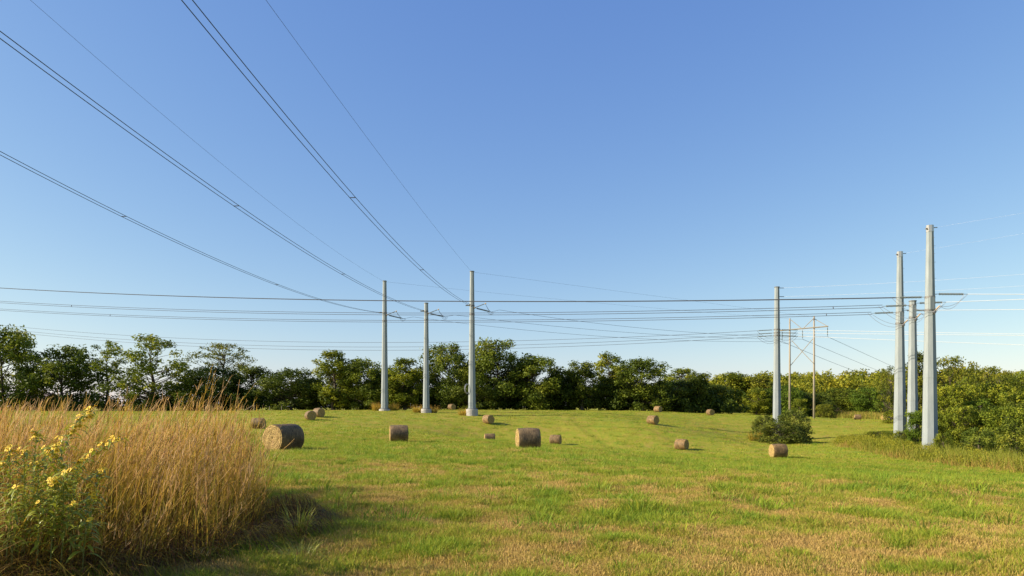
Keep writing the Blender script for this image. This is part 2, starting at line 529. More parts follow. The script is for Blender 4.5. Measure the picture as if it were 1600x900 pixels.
# ------------------------------------------------------------------ mown meadow grass: tufts scattered by geometry nodes
def meadow():
    src = bpy.data.collections.new('grass_sources')
    rng = np.random.default_rng(4)
    n_var = 0
    def add(me):
        nonlocal n_var
        o = bpy.data.objects.new('tuft_%02d' % n_var, me); src.objects.link(o); n_var += 1
    for k in range(5):                                   # lush tufts
        N = 34
        a = rng.uniform(0, 2 * PI, N); r = 0.11 * np.sqrt(rng.uniform(0, 1, N))
        base = np.c_[r * np.cos(a), r * np.sin(a), np.full(N, -0.015)]
        h = rng.uniform(0.05, 0.13, N) * (1.2 - r / 0.2)
        lean = np.c_[np.cos(a), np.sin(a)] * (rng.uniform(0.01, 0.09, N))[:, None] + rng.normal(0, 0.02, (N, 2))
        V, Fq, s = blades(rng, base, h, lean, rng.uniform(0.005, 0.010, N), 2)
        add(np_mesh('lush_tuft', V, Fq, M['lawn']))
    for k in range(4):                                   # dry stubble
        N = 34
        base = np.c_[rng.uniform(-0.13, 0.13, (N, 2)), np.full(N, -0.01)]
        h = rng.uniform(0.025, 0.075, N)
        lean = rng.normal(0, 0.022, (N, 2))
        V, Fq, s = blades(rng, base, h, lean, rng.uniform(0.004, 0.008, N), 1, tipw=0.6)
        N2 = 12                                          # cut stalks lying about
        base = np.c_[rng.uniform(-0.13, 0.13, (N2, 2)), rng.uniform(0.005, 0.03, N2)]
        an = rng.uniform(0, 2 * PI, N2); L = rng.uniform(0.05, 0.16, N2)
        v2, f2, s2 = blades(rng, base, np.full(N2, 0.02), np.c_[np.cos(an) * L, np.sin(an) * L], rng.uniform(0.004, 0.008, N2), 1, an + PI / 2, tipw=0.6, curve=1)
        V, Fq, s = join([(V, Fq, s), (v2, f2, s2)])
        add(np_mesh('stubble_tuft', V, Fq, M['stubble']))
    for k in range(3):                                   # far patches: wide, few broad blades
        N = 26
        base = np.c_[rng.uniform(-0.5, 0.5, (N, 2)), np.full(N, -0.03)]
        h = rng.uniform(0.06, 0.16, N)
        V, Fq, s = blades(rng, base, h, rng.normal(0, 0.05, (N, 2)), rng.uniform(0.03, 0.06, N), 1, tipw=0.3)
        add(np_mesh('far_tuft', V, Fq, M['lawn']))
    pts = []
    def scatter(n, d0, d1, sel, smin, smax, power=1.0):
        D = (rng.uniform(0, 1, n) * (d1 ** power - d0 ** power) + d0 ** power) ** (1 / power)
        x = rng.uniform(-0.82, 0.82, n) * D; y = D
        L = lush_field(x, y)
        pick = rng.uniform(0, 1, n)
        green = pick < np.clip((L - 0.22) * 2.0, 0.05, 0.97)
        idx = np.where(green, rng.integers(0, 5, n), rng.integers(5, 9, n))
        if sel == 'far': idx = rng.integers(9, 12, n)
        sc = rng.uniform(smin, smax, n) * np.where(green, 0.6 + 1.0 * L ** 1.6, 0.95)
        pts.append(np.c_[x, y, idx, sc, np.clip(L + rng.normal(0, 0.17, n), 0, 1)])
    scatter(30000, 5.5, 13, 'near', 0.75, 1.25, 1.3)
    scatter(36000, 13, 30, 'near', 0.9, 1.6, 1.2)
    scatter(34000, 30, 75, 'near', 1.5, 2.6, 1.2)
    scatter(26000, 70, 185, 'far', 0.8, 1.5, 1.5)
    P = np.concatenate(pts)
    # big single tussocks
    T = []
    for _ in range(700):
        D = rng.uniform(9, 60); x = rng.uniform(-0.7, 0.78) * D
        for _k in range(3):
            T.append((x + rng.normal(0, 0.12), D + rng.normal(0, 0.12), rng.integers(0, 5), rng.uniform(1.5, 2.9), min(1, max(0, rng.normal(0.78, 0.15)))))
    for _ in range(420):
        D = rng.uniform(6.8, 14); x = rng.uniform(-0.45, 0.78) * D
        for _k in range(4):
            T.append((x + rng.normal(0, 0.10), D + rng.normal(0, 0.10), rng.integers(0, 5), rng.uniform(0.7, 1.35), min(1, max(0, rng.normal(0.66, 0.18)))))
    for _ in range(520):
        D = 34 + 95 * rng.uniform(0, 1) ** 1.3; x = rng.uniform(-0.6, 0.62) * D
        for _k in range(3):
            T.append((x + rng.normal(0, 0.25), D + rng.normal(0, 0.2), rng.integers(0, 5), rng.uniform(2.0, 4.0), min(1, max(0, rng.normal(0.8, 0.2)))))
    P = np.concatenate([P, np.array(T)])
    z = ground_z(P[:, 0], P[:, 1])
    me = bpy.data.meshes.new('meadow_grass')
    me.vertices.add(len(P)); me.vertices.foreach_set('co', np.c_[P[:, 0], P[:, 1], z].astype(np.float32).ravel())
    for nm, arr in (('pick', P[:, 2]), ('size', P[:, 3]), ('lush', P[:, 4]), ('turn', rng.uniform(0, 2 * PI, len(P)))):
        a = me.attributes.new(nm, 'FLOAT', 'POINT'); a.data.foreach_set('value', arr.astype(np.float32))
    me.update()
    o = link_mesh('meadow_grass', me)
    ng = bpy.data.node_groups.new('meadow_scatter', 'GeometryNodeTree')
    ng.interface.new_socket('Geometry', in_out='INPUT', socket_type='NodeSocketGeometry')
    ng.interface.new_socket('Geometry', in_out='OUTPUT', socket_type='NodeSocketGeometry')
    L = ng.links
    gi = ng.nodes.new('NodeGroupInput'); go = ng.nodes.new('NodeGroupOutput')
    m2p = ng.nodes.new('GeometryNodeMeshToPoints')
    ip = ng.nodes.new('GeometryNodeInstanceOnPoints')
    ci = ng.nodes.new('GeometryNodeCollectionInfo'); ci.inputs['Collection'].default_value = src
    ci.inputs['Separate Children'].default_value = True; ci.inputs['Reset Children'].default_value = True
    def named(nm):
        q = ng.nodes.new('GeometryNodeInputNamedAttribute'); q.data_type = 'FLOAT'; q.inputs['Name'].default_value = nm
        return q.outputs['Attribute']
    cx = ng.nodes.new('ShaderNodeCombineXYZ'); L.new(named('turn'), cx.inputs['Z'])
    sx = ng.nodes.new('ShaderNodeCombineXYZ')
    for k in range(3): L.new(named('size'), sx.inputs[k])
    L.new(gi.outputs[0], m2p.inputs[0]); L.new(m2p.outputs[0], ip.inputs['Points'])
    L.new(ci.outputs[0], ip.inputs['Instance'])
    ip.inputs['Pick Instance'].default_value = True
    L.new(named('pick'), ip.inputs['Instance Index'])
    L.new(cx.outputs[0], ip.inputs['Rotation']); L.new(sx.outputs[0], ip.inputs['Scale'])
    L.new(ip.outputs[0], go.inputs[0])
    md = o.modifiers.new('scatter', 'NODES'); md.node_group = ng
    me.materials.append(M['lawn'])
    tag(o, 'short mown meadow grass and dry stubble over the field', 'grass', kind='stuff')


meadow()


# ------------------------------------------------------------------ trees
def leaf_cloud(rng, centers, radii, n_per, size, flat=0.8, tints=None):
    """Small leaf faces scattered through each clump. Returns verts, quads, tint per vert."""
    tot = [max(6, int(n_per * (r / np.mean(radii)) ** 2)) for r in radii]
    idx = np.repeat(np.arange(len(centers)), tot)
    n = len(idx)
    d = rng.normal(0, 1, (n, 3)); d /= np.linalg.norm(d, axis=1)[:, None]
    rad = np.asarray(radii)[idx] * rng.uniform(0.0, 1, n) ** 0.55 * rng.choice([1.0, 1.0, 1.0, 1.22], n)
    p = np.asarray(centers)[idx] + d * rad[:, None] * np.array([1, 1, flat])
    nrm = d * 0.7 + rng.normal(0, 0.65, (n, 3)) + np.array([0, 0, 0.25])
    nrm /= np.linalg.norm(nrm, axis=1)[:, None]
    ref = rng.normal(0, 1, (n, 3))
    u = np.cross(nrm, ref); u /= np.linalg.norm(u, axis=1)[:, None]
    w = np.cross(nrm, u)
    s = size * rng.uniform(0.6, 1.35, n)
    V = np.stack([p - u * s[:, None] * 0.75, p - w * s[:, None] * 0.42, p + u * s[:, None] * 0.75, p + w * s[:, None] * 0.42], 1).reshape(-1, 3)
    Fq = np.arange(n * 4).reshape(n, 4)
    ct = (rng.uniform(0.10, 0.85, len(centers)) if tints is None else tints)[idx]
    t = np.clip(ct + rng.normal(0, 0.13, n), 0, 1)
    return V, Fq, np.repeat(t, 4)


def tree_meshes(seed, H, W, th=0.25, clumps=46, per=150, leaf=0.36, spread=0.75, flat=0.75, cr=0.13, top=0.62, rb=0.6, umbrella=0.0):
    """trunk mesh and crown mesh, base at the origin. Crown is an uneven egg of leaf clumps carried by limbs."""
    rng = np.random.default_rng(seed)
    z0 = th * H
    cz = z0 + (H - z0) * (0.45 + 0.25 * umbrella)
    cen = []
    lobes = rng.uniform(0.78, 1.22, 7)
    tries = 0
    um = 0.42 + 0.25 * umbrella
    while len(cen) < clumps and tries < 9000:
        tries += 1
        u = rng.uniform(0, 1)
        if u < um: prof = rb + (1 - rb) * math.sqrt(max(0, 1 - (1 - u / um) ** 2))
        else: prof = math.sqrt(max(0, 1 - ((u - um) / (1 - um)) ** 2))
        if rng.uniform(0, 1) > prof: continue
        az = rng.uniform(0, 7)
        lob = lobes[int(az)] * (1 - az % 1) + lobes[(int(az) + 1) % 7] * (az % 1)
        r = math.sqrt(rng.uniform(0.08, 1)) * prof * lob * W / 2 * 0.92
        an = az / 7 * 2 * PI
        p = np.array([r * math.cos(an), r * math.sin(an), z0 + (H - z0) * u])
        if umbrella and u < um and rng.uniform() < umbrella: continue
        if all(np.linalg.norm((p - c)) > cr * W * spread for c in cen): cen.append(p)
    cen = np.array(cen)
    rad = cr * W * rng.uniform(0.5, 1.35, len(cen))
    cen[:, 2] = np.minimum(cen[:, 2], H - rad * flat * 0.9)
    V, Fq, T = leaf_cloud(rng, cen, rad, per, leaf, flat)
    crown = np_mesh('crown', V, Fq, M['leaf'], {'tint': T})
    mb = MB(); lb = MB()
    r0 = 0.017 * H + 0.05
    wob = [Vector((rng.normal(0, 0.012 * H), rng.normal(0, 0.012 * H), 0)) for _ in range(5)]
    spine = [Vector((0, 0, -0.25)), Vector((0, 0, 0.12 * H)) + wob[0] * 0.5, Vector((0, 0, 0.35 * H)) + wob[1], Vector((0, 0, 0.58 * H)) + wob[2] * 1.5, Vector((0, 0, 0.82 * H)) + wob[3] * 2]
    mb.tube(spine, [r0 * 1.35, r0, r0 * 0.72, r0 * 0.42, r0 * 0.12], 8)
    for c in cen:
        zc = float(c[2]); hd = math.hypot(c[0], c[1])
        zs = max(0.16 * H, min(0.8 * H, zc - hd * rng.uniform(0.5, 1.0)))
        k = min(3, max(0, int(np.searchsorted([0.12 * H, 0.35 * H, 0.58 * H, 0.82 * H], zs))))
        a, b = spine[k], spine[k + 1]
        t = (zs - a.z) / max(1e-4, b.z - a.z)
        st = a.lerp(b, min(1, max(0, t)))
        cv = Vector(c)
        mid = st.lerp(cv, 0.5) + Vector((rng.normal(0, 0.02 * H), rng.normal(0, 0.02 * H), -0.06 * hd + rng.normal(0, 0.012 * H)))
        rs = r0 * rng.uniform(0.18, 0.36)
        lb.tube([st, mid, cv], [rs, rs * 0.6, rs * 0.15], 4, cap=False)
    res = []
    for nm, q in (('trunk', mb), ('limbs', lb)):
        me = bpy.data.meshes.new(nm); me.from_pydata(q.v, [], q.f); me.materials.append(M['bark']); me.update(); res.append(me)
    return res, crown, H, W


KINDS = {}


def kind(key, *a, **k):
    KINDS[key] = tree_meshes(*a, **k)


kind('oak', 1, 17, 15, th=0.06, clumps=85, per=150, leaf=0.34, cr=0.115, flat=0.9)
kind('maple', 2, 17, 13, th=0.05, clumps=85, per=150, leaf=0.34, cr=0.12, flat=0.95)
kind('ash', 3, 18, 11, th=0.07, clumps=80, per=115, leaf=0.33, cr=0.12, flat=0.95)
kind('dome', 4, 14, 15, th=0.03, clumps=95, per=150, leaf=0.34, cr=0.115, flat=0.9, rb=0.75)
kind('open', 5, 19, 15, th=0.16, clumps=80, per=90, leaf=0.34, cr=0.092, spread=0.95, flat=0.85)
kind('thin', 6, 19, 8, th=0.28, clumps=44, per=55, leaf=0.30, cr=0.12, spread=0.85)
kind('wisp', 7, 18, 16, th=0.40, clumps=76, per=60, leaf=0.26, cr=0.09, flat=0.5, umbrella=0.5)
kind('cone', 8, 15, 8, th=0.06, clumps=70, per=120, leaf=0.30, cr=0.14, flat=0.95)
kind('tuft', 9, 18, 8, th=0.3, clumps=44, per=100, leaf=0.34, cr=0.14, flat=0.9)
kind('shrub', 10, 5, 8, th=0.0, clumps=170, per=85, leaf=0.15, cr=0.075, rb=0.9, flat=0.85)
kind('bush', 11, 4, 5, th=0.0, clumps=90, per=90, leaf=0.12, cr=0.105, rb=0.9, flat=0.95)
kind('flat', 12, 11, 13, th=0.2, clumps=80, per=85, leaf=0.23, cr=0.085, flat=0.6, umbrella=0.3)
trng = random.Random(21)


def tree(key, px, top, width, D, tone, label, cat='tree', group=None, name='deciduous_tree', base=None, rz=None, sink=0.0):
    """A tree whose crown tops out at picture row `top`, `width` pixels wide, at distance D."""
    tm, cm, H, W = KINDS[key]
    p = on_ground(px, D)
    if base is not None: p.z = base
    p.z -= sink
    zt = CAMZ + (HY - top) * D / F
    h = max(1.5, zt - p.z); w = width * D / F
    e = empty(name, p, trng.uniform(0, 6.28) if rz is None else rz)
    if key not in ('shrub', 'bush', 'flat', 'wisp'): w *= 1.14
    e.scale = (w / W, w / W, h / H)
    t = link_mesh('trunk', tm[0], e); link_mesh('limbs', tm[1], t); c = link_mesh('crown', cm, e)
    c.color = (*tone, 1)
    tag(e, label, cat, group)
    return e


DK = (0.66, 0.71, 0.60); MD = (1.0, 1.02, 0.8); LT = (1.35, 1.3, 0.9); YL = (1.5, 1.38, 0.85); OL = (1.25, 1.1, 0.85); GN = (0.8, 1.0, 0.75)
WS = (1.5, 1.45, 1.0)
GL = 'trees lining the far left edge of the field'
GC = 'trees along the back edge of the field behind the left poles'
GR = 'trees on the wooded slope behind the wooden frame'
GB = 'trees and shrubs in the thicket right of the grey poles'
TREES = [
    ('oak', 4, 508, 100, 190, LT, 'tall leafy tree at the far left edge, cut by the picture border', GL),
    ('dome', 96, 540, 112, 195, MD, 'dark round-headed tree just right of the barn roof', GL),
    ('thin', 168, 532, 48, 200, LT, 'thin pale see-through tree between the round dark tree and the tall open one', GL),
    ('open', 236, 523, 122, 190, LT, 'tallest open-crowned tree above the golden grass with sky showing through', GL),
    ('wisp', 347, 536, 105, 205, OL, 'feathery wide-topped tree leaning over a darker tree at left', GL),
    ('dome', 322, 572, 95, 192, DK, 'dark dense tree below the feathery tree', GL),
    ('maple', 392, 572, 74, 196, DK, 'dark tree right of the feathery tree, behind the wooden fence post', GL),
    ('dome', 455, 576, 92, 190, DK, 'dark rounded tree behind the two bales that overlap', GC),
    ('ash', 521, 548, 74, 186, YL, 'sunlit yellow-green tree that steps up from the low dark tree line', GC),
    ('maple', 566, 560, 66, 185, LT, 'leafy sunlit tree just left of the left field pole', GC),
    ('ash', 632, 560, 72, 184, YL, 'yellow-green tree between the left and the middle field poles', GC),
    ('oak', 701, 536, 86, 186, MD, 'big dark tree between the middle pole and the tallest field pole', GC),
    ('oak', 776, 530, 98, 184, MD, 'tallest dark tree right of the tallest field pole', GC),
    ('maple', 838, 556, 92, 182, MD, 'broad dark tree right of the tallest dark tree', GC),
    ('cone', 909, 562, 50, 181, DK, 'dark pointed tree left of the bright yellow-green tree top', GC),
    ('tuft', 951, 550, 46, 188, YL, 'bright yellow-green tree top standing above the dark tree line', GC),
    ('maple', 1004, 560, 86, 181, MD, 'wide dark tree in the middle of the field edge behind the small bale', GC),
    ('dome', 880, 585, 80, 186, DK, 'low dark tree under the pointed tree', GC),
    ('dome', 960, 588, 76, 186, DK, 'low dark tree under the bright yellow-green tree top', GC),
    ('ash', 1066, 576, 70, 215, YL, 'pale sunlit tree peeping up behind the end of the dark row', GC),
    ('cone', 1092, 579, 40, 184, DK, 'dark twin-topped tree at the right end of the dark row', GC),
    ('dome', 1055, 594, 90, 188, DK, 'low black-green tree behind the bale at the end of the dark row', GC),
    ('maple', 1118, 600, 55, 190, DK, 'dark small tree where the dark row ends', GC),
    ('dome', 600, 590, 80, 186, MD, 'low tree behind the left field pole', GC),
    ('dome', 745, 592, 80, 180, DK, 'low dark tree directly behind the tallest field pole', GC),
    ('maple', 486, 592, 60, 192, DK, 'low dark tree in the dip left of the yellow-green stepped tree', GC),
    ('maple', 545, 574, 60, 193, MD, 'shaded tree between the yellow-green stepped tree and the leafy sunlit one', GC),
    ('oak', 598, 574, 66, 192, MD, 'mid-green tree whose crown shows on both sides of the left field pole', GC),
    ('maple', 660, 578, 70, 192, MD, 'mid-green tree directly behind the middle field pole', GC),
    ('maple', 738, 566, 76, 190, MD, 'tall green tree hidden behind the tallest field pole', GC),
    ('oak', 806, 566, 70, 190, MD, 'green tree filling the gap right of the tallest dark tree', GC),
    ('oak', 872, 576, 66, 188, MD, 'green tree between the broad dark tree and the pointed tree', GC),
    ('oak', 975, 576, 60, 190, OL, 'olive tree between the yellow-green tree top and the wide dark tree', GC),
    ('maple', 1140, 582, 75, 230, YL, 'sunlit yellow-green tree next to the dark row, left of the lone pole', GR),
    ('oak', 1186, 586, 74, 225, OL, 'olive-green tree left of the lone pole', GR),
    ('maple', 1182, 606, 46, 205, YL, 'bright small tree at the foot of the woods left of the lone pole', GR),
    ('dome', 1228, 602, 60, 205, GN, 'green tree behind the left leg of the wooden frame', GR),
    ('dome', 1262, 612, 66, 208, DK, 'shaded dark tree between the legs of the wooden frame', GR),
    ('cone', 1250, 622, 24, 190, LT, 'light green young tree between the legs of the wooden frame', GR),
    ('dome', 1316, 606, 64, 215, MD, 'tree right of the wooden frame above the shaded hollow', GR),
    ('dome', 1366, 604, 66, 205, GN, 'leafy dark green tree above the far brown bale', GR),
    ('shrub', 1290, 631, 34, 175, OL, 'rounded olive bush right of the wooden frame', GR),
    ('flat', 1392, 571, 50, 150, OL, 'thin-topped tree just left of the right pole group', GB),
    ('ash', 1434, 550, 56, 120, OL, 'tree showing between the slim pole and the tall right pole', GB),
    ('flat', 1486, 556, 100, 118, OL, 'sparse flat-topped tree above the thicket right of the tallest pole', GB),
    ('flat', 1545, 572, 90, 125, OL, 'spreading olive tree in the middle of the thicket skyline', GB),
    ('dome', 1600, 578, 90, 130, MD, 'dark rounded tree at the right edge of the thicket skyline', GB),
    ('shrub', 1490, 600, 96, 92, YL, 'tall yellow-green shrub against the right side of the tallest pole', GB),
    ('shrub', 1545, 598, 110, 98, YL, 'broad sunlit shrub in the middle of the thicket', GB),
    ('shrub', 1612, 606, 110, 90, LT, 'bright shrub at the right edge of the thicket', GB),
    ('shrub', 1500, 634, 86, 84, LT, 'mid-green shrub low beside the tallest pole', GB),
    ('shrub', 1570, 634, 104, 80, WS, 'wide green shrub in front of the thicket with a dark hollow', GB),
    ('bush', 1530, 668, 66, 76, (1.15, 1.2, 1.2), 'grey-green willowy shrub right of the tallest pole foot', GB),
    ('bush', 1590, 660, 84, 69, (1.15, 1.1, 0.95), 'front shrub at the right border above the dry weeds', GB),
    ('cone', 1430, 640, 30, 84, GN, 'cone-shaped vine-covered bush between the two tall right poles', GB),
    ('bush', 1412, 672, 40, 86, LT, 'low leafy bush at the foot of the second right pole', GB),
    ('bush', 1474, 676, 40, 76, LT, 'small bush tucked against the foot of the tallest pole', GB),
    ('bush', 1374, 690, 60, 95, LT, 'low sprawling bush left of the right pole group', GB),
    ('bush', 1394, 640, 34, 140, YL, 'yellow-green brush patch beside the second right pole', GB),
]
TREES += [
    ('thin', 1508, 588, 26, 95, WS, 'slim sapling poking out of the thicket near the tallest pole', GB),
    ('thin', 1562, 584, 28, 100, OL, 'slim olive sapling above the middle of the thicket', GB),
    ('cone', 1530, 622, 40, 88, GN, 'dark green pointed bush inside the thicket', GB),
    ('cone', 1590, 626, 34, 84, DK, 'dark bush in the hollow near the right edge of the thicket', GB),
]
for key, px, top, w, D, tone, label, g in TREES:
    nm = {'shrub': 'shrub', 'bush': 'bush', 'cone': 'deciduous_tree'}.get(key, 'deciduous_tree')
    cat = 'shrub' if key in ('shrub', 'bush') or 'bush' in label else 'tree'
    if cat == 'shrub' and nm == 'deciduous_tree': nm = 'bush'
    tree(key, px, top, w, D, tone, label, cat, g, nm)

# the bush round the foot of the lone pole: grey-olive, taller on the right
tree('bush', 1240, 640, 70, 111, (1.15, 1.1, 1.35), 'large grey-olive bush wrapped round the foot of the lone pole', 'shrub', 'bushes round the lone pole', 'bush')
tree('bush', 1194, 648, 54, 115, (1.0, 0.98, 1.1), 'olive bush half behind the lone pole on its left side', 'shrub', 'bushes round the lone pole', 'bush')
tree('bush', 1217, 658, 92, 107, (1.05, 1.0, 1.1), 'low front bush hiding the base of the lone pole behind the brown bale', 'shrub', 'bushes round the lone pole', 'bush')


# dark undergrowth along the back edge, and the far wooded hill, each one mass
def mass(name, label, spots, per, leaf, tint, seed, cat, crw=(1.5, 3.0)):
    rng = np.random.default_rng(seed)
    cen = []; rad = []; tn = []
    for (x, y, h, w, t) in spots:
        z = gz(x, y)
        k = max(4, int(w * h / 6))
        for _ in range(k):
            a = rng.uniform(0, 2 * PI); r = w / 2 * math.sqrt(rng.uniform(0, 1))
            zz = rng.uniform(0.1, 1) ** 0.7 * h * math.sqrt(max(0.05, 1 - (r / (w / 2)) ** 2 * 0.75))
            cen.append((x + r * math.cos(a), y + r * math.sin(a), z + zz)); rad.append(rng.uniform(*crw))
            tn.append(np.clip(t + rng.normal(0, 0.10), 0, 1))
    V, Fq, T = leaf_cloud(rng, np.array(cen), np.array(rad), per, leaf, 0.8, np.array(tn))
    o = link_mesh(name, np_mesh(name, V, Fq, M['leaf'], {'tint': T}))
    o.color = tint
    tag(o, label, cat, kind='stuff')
    return o


rng = np.random.default_rng(8)
sp = []
for px in range(-60, 1150, 13):
    D = 189 + rng.normal(0, 3) - (6 if px > 860 else 0)
    x = (px - CX) * D / F
    hh = rng.uniform(4.0, 7.5) if px > 430 else (rng.uniform(2.6, 5.4) if px < 330 else rng.uniform(4, 6.5))
    sp.append((x, D, hh, rng.uniform(4, 7), 0.3))
    if px > 110: sp.append((x + rng.normal(0, 2), D + rng.uniform(6, 14), (rng.uniform(6, 9.5) if px > 360 else rng.uniform(3.0, 5.6)), rng.uniform(6, 8), 0.3))
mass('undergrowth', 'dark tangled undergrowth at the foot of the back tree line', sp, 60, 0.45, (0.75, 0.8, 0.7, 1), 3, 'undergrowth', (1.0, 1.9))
sp = []
for _ in range(330):
    D = rng.uniform(222, 330); px = rng.uniform(1020, 1640)
    x = (px - CX) * D / F
    sp.append((x, D, rng.uniform(9, 13.5) * (1.0 if px > 1120 else 0.8), rng.uniform(8, 12), rng.uniform(0.45, 0.85)))
mass('far_woodland', 'yellow-green woods covering the low hill behind the wooden frame', sp, 42, 0.62, (1.45, 1.25, 0.8, 1), 5, 'woods', (1.4, 2.4))

# ------------------------------------------------------------------ tall golden grass in the left foreground
def tall_region(rng, n):
    """Roots of the stand: a strip from the lower left out to a corner about eleven metres away."""
    out = []
    while len(out) < n:
        y = rng.uniform(5.9, 13.5); x = rng.uniform(-14.5, -2.6)
        right = np.interp(y, [5.9, 6.6, 7.4, 9, 10.5, 12, 13.5], [-4.2, -3.6, -3.3, -3.45, -3.8, -4.5, -5.3]) + 0.35 * (vnoise(x, y, 0.8, 4) - 0.5)
        front = np.interp(x, [-9, -6, -4.5, -3.3], [5.8, 5.9, 6.25, 7.3])
        if x < right and y > front: out.append((x, y))
    return np.array(out)


def tall_grass():
    rng = np.random.default_rng(12)
    n = 7000
    P = tall_region(rng, n)
    z = ground_z(P[:, 0], P[:, 1])
    dens = fbm(P[:, 0], P[:, 1], 1.6, 3, 8)
    edge = np.clip((-P[:, 0] - 3.35) / 1.25, 0.0, 1)
    h = (1.22 + 0.55 * (dens - 0.5) * 2 + rng.normal(0, 0.20, n)) * (0.52 + 0.48 * edge)
    tallone = rng.uniform(0, 1, n) < 0.17
    h = np.where(tallone, h * rng.uniform(1.15, 1.45, n), h)
    h = h * np.where((P[:, 0] < -5.9) & (P[:, 1] < 8.2), 1.08, 1.0)      # unseen stems beyond the left border, raised a little for their shade
    h = np.clip(h, 0.4, 1.72)
    h = h * np.where((P[:, 0] < -3.9) & (P[:, 1] < 7.2), 0.62, 1.0)
    plume = np.exp(-((P[:, 0] + 4.75) / 0.85) ** 2 - ((P[:, 1] - 10.2) / 1.5) ** 2)
    h = h * (1 + 0.30 * plume)
    lean = np.c_[rng.normal(0.0, 0.20, n) + np.interp(P[:, 0] / P[:, 1], [-0.75, -0.60, -0.50, -0.40], [0.28, 0.52, 0.30, 0.04]), rng.normal(0.0, 0.18, n)] + 0.9 * (np.c_[fbm(P[:, 0], P[:, 1], 2.0, 2, 91), fbm(P[:, 0], P[:, 1], 2.0, 2, 92)] - 0.5)
    base = np.c_[P, z - 0.02]
    parts = []
    tint0 = np.clip(rng.normal(0.0, 0.24, n) + (dens - 0.5) * 0.25, -0.5, 0.45)
    V, Fq, s = blades(rng, base, h, lean, rng.uniform(0.006, 0.0125, n), 6, tipw=0.35, curve=1.8)
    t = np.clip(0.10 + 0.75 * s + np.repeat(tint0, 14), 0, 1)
    parts.append((V, Fq, t))
    # stout pale stalks standing out of the mass, many of them pushed over
    ns = 1500
    Ps = tall_region(rng, ns)
    hs = np.clip(rng.normal(1.2, 0.25, ns), 0.5, 1.6) * np.where((Ps[:, 0] < -3.9) & (Ps[:, 1] < 7.2), 0.6, 1.0) * np.clip(0.55 + (-Ps[:, 0] - 3.35) * 0.4, 0.5, 1)
    ls = np.c_[rng.normal(0.45, 0.35, ns), rng.normal(0, 0.25, ns)]
    V, Fq, s = blades(rng, np.c_[Ps, ground_z(Ps[:, 0], Ps[:, 1]) - 0.02], hs, ls, rng.uniform(0.008, 0.014, ns), 5, tipw=0.4, curve=1.35)
    t = np.clip(0.25 + 0.6 * s + np.repeat(rng.normal(0.1, 0.12, ns), 12), 0, 1)
    parts.append((V, Fq, t))
    # feathery seed heads: short strips off the upper part of each stem
    m = 5
    idx = np.repeat(np.arange(n), m)
    f = rng.uniform(0.62, 0.99, len(idx))
    pos = np.c_[base[idx, 0] + lean[idx, 0] * f ** 1.8, base[idx, 1] + lean[idx, 1] * f ** 1.8,
                base[idx, 2] + h[idx] * f - 0.35 * (lean[idx] ** 2).sum(1) / h[idx] * f ** 3]
    a = rng.uniform(0, 2 * PI, len(idx)); L = rng.uniform(0.02, 0.07, len(idx))
    V, Fq, s = blades(rng, pos, rng.uniform(0.06, 0.17, len(idx)), np.c_[np.cos(a) * L, np.sin(a) * L] + lean[idx] * 0.08, rng.uniform(0.005, 0.011, len(idx)), 2, tipw=0.3)
    t = np.clip(np.repeat(0.72 + tint0[idx] + rng.normal(0, 0.08, len(idx)), 6), 0, 1)
    parts.append((V, Fq, t))
    # long leaf blades lower down, yellow-green
    m2 = 9500
    k = rng.integers(0, n, m2)
    b2 = base[k] + np.c_[rng.normal(0, 0.05, (m2, 2)), np.zeros(m2)]
    a = rng.uniform(0, 2 * PI, m2); L = rng.uniform(0.05, 0.45, m2)
    V, Fq, s = blades(rng, b2, h[k] * rng.uniform(0.35, 0.8, m2), np.c_[np.cos(a) * L + 0.12, np.sin(a) * L], rng.uniform(0.006, 0.013, m2), 4, tipw=0.1)
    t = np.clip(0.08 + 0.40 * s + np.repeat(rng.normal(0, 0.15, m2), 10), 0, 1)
    parts.append((V, Fq, t))
    # dense short dead blades in the lower third, coloured dark to deepen the shade
    m3 = 17000
    P3 = tall_region(rng, m3)
    a = rng.uniform(0, 2 * PI, m3); L = rng.uniform(0.05, 0.5, m3)
    V, Fq, s = blades(rng, np.c_[P3, ground_z(P3[:, 0], P3[:, 1]) - 0.02], rng.uniform(0.15, 0.72, m3), np.c_[np.cos(a) * L + 0.1, np.sin(a) * L], rng.uniform(0.006, 0.013, m3), 3, tipw=0.15)
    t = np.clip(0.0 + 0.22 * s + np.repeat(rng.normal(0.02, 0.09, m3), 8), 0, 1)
    parts.append((V, Fq, t))
    # unseen taller growth added beyond the left border to shade the lower left
    m4 = 4000
    P4 = np.c_[rng.uniform(-9.6, -6.7, m4), rng.uniform(4.2, 7.3, m4)]
    a = rng.uniform(0, 2 * PI, m4); L = rng.uniform(0.05, 0.5, m4)
    V, Fq, s = blades(rng, np.c_[P4, ground_z(P4[:, 0], P4[:, 1]) - 0.02], rng.uniform(0.8, 2.15, m4), np.c_[np.cos(a) * L, np.sin(a) * L], rng.uniform(0.010, 0.024, m4), 4, tipw=0.2)
    parts.append((V, Fq, np.clip(0.2 + 0.3 * s + np.repeat(rng.normal(0, 0.1, m4), 10), 0, 1)))
    V, Fq, t = join(parts)
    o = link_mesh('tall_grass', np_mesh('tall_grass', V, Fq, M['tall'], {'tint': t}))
    tag(o, 'tall golden dry grass stand filling the lower left', 'grass', kind='stuff')
    # matted and fallen stalks at the foot of the stand
    n = 8000
    x = rng.uniform(-9, -2.5, n); y = np.interp(x, [-9, -6, -4.5, -3.4, -2.6], [5.7, 5.8, 6.3, 7.5, 8.9]) + rng.normal(0.1, 0.5, n)
    z = ground_z(x, y) + rng.uniform(0.0, 0.26, n)
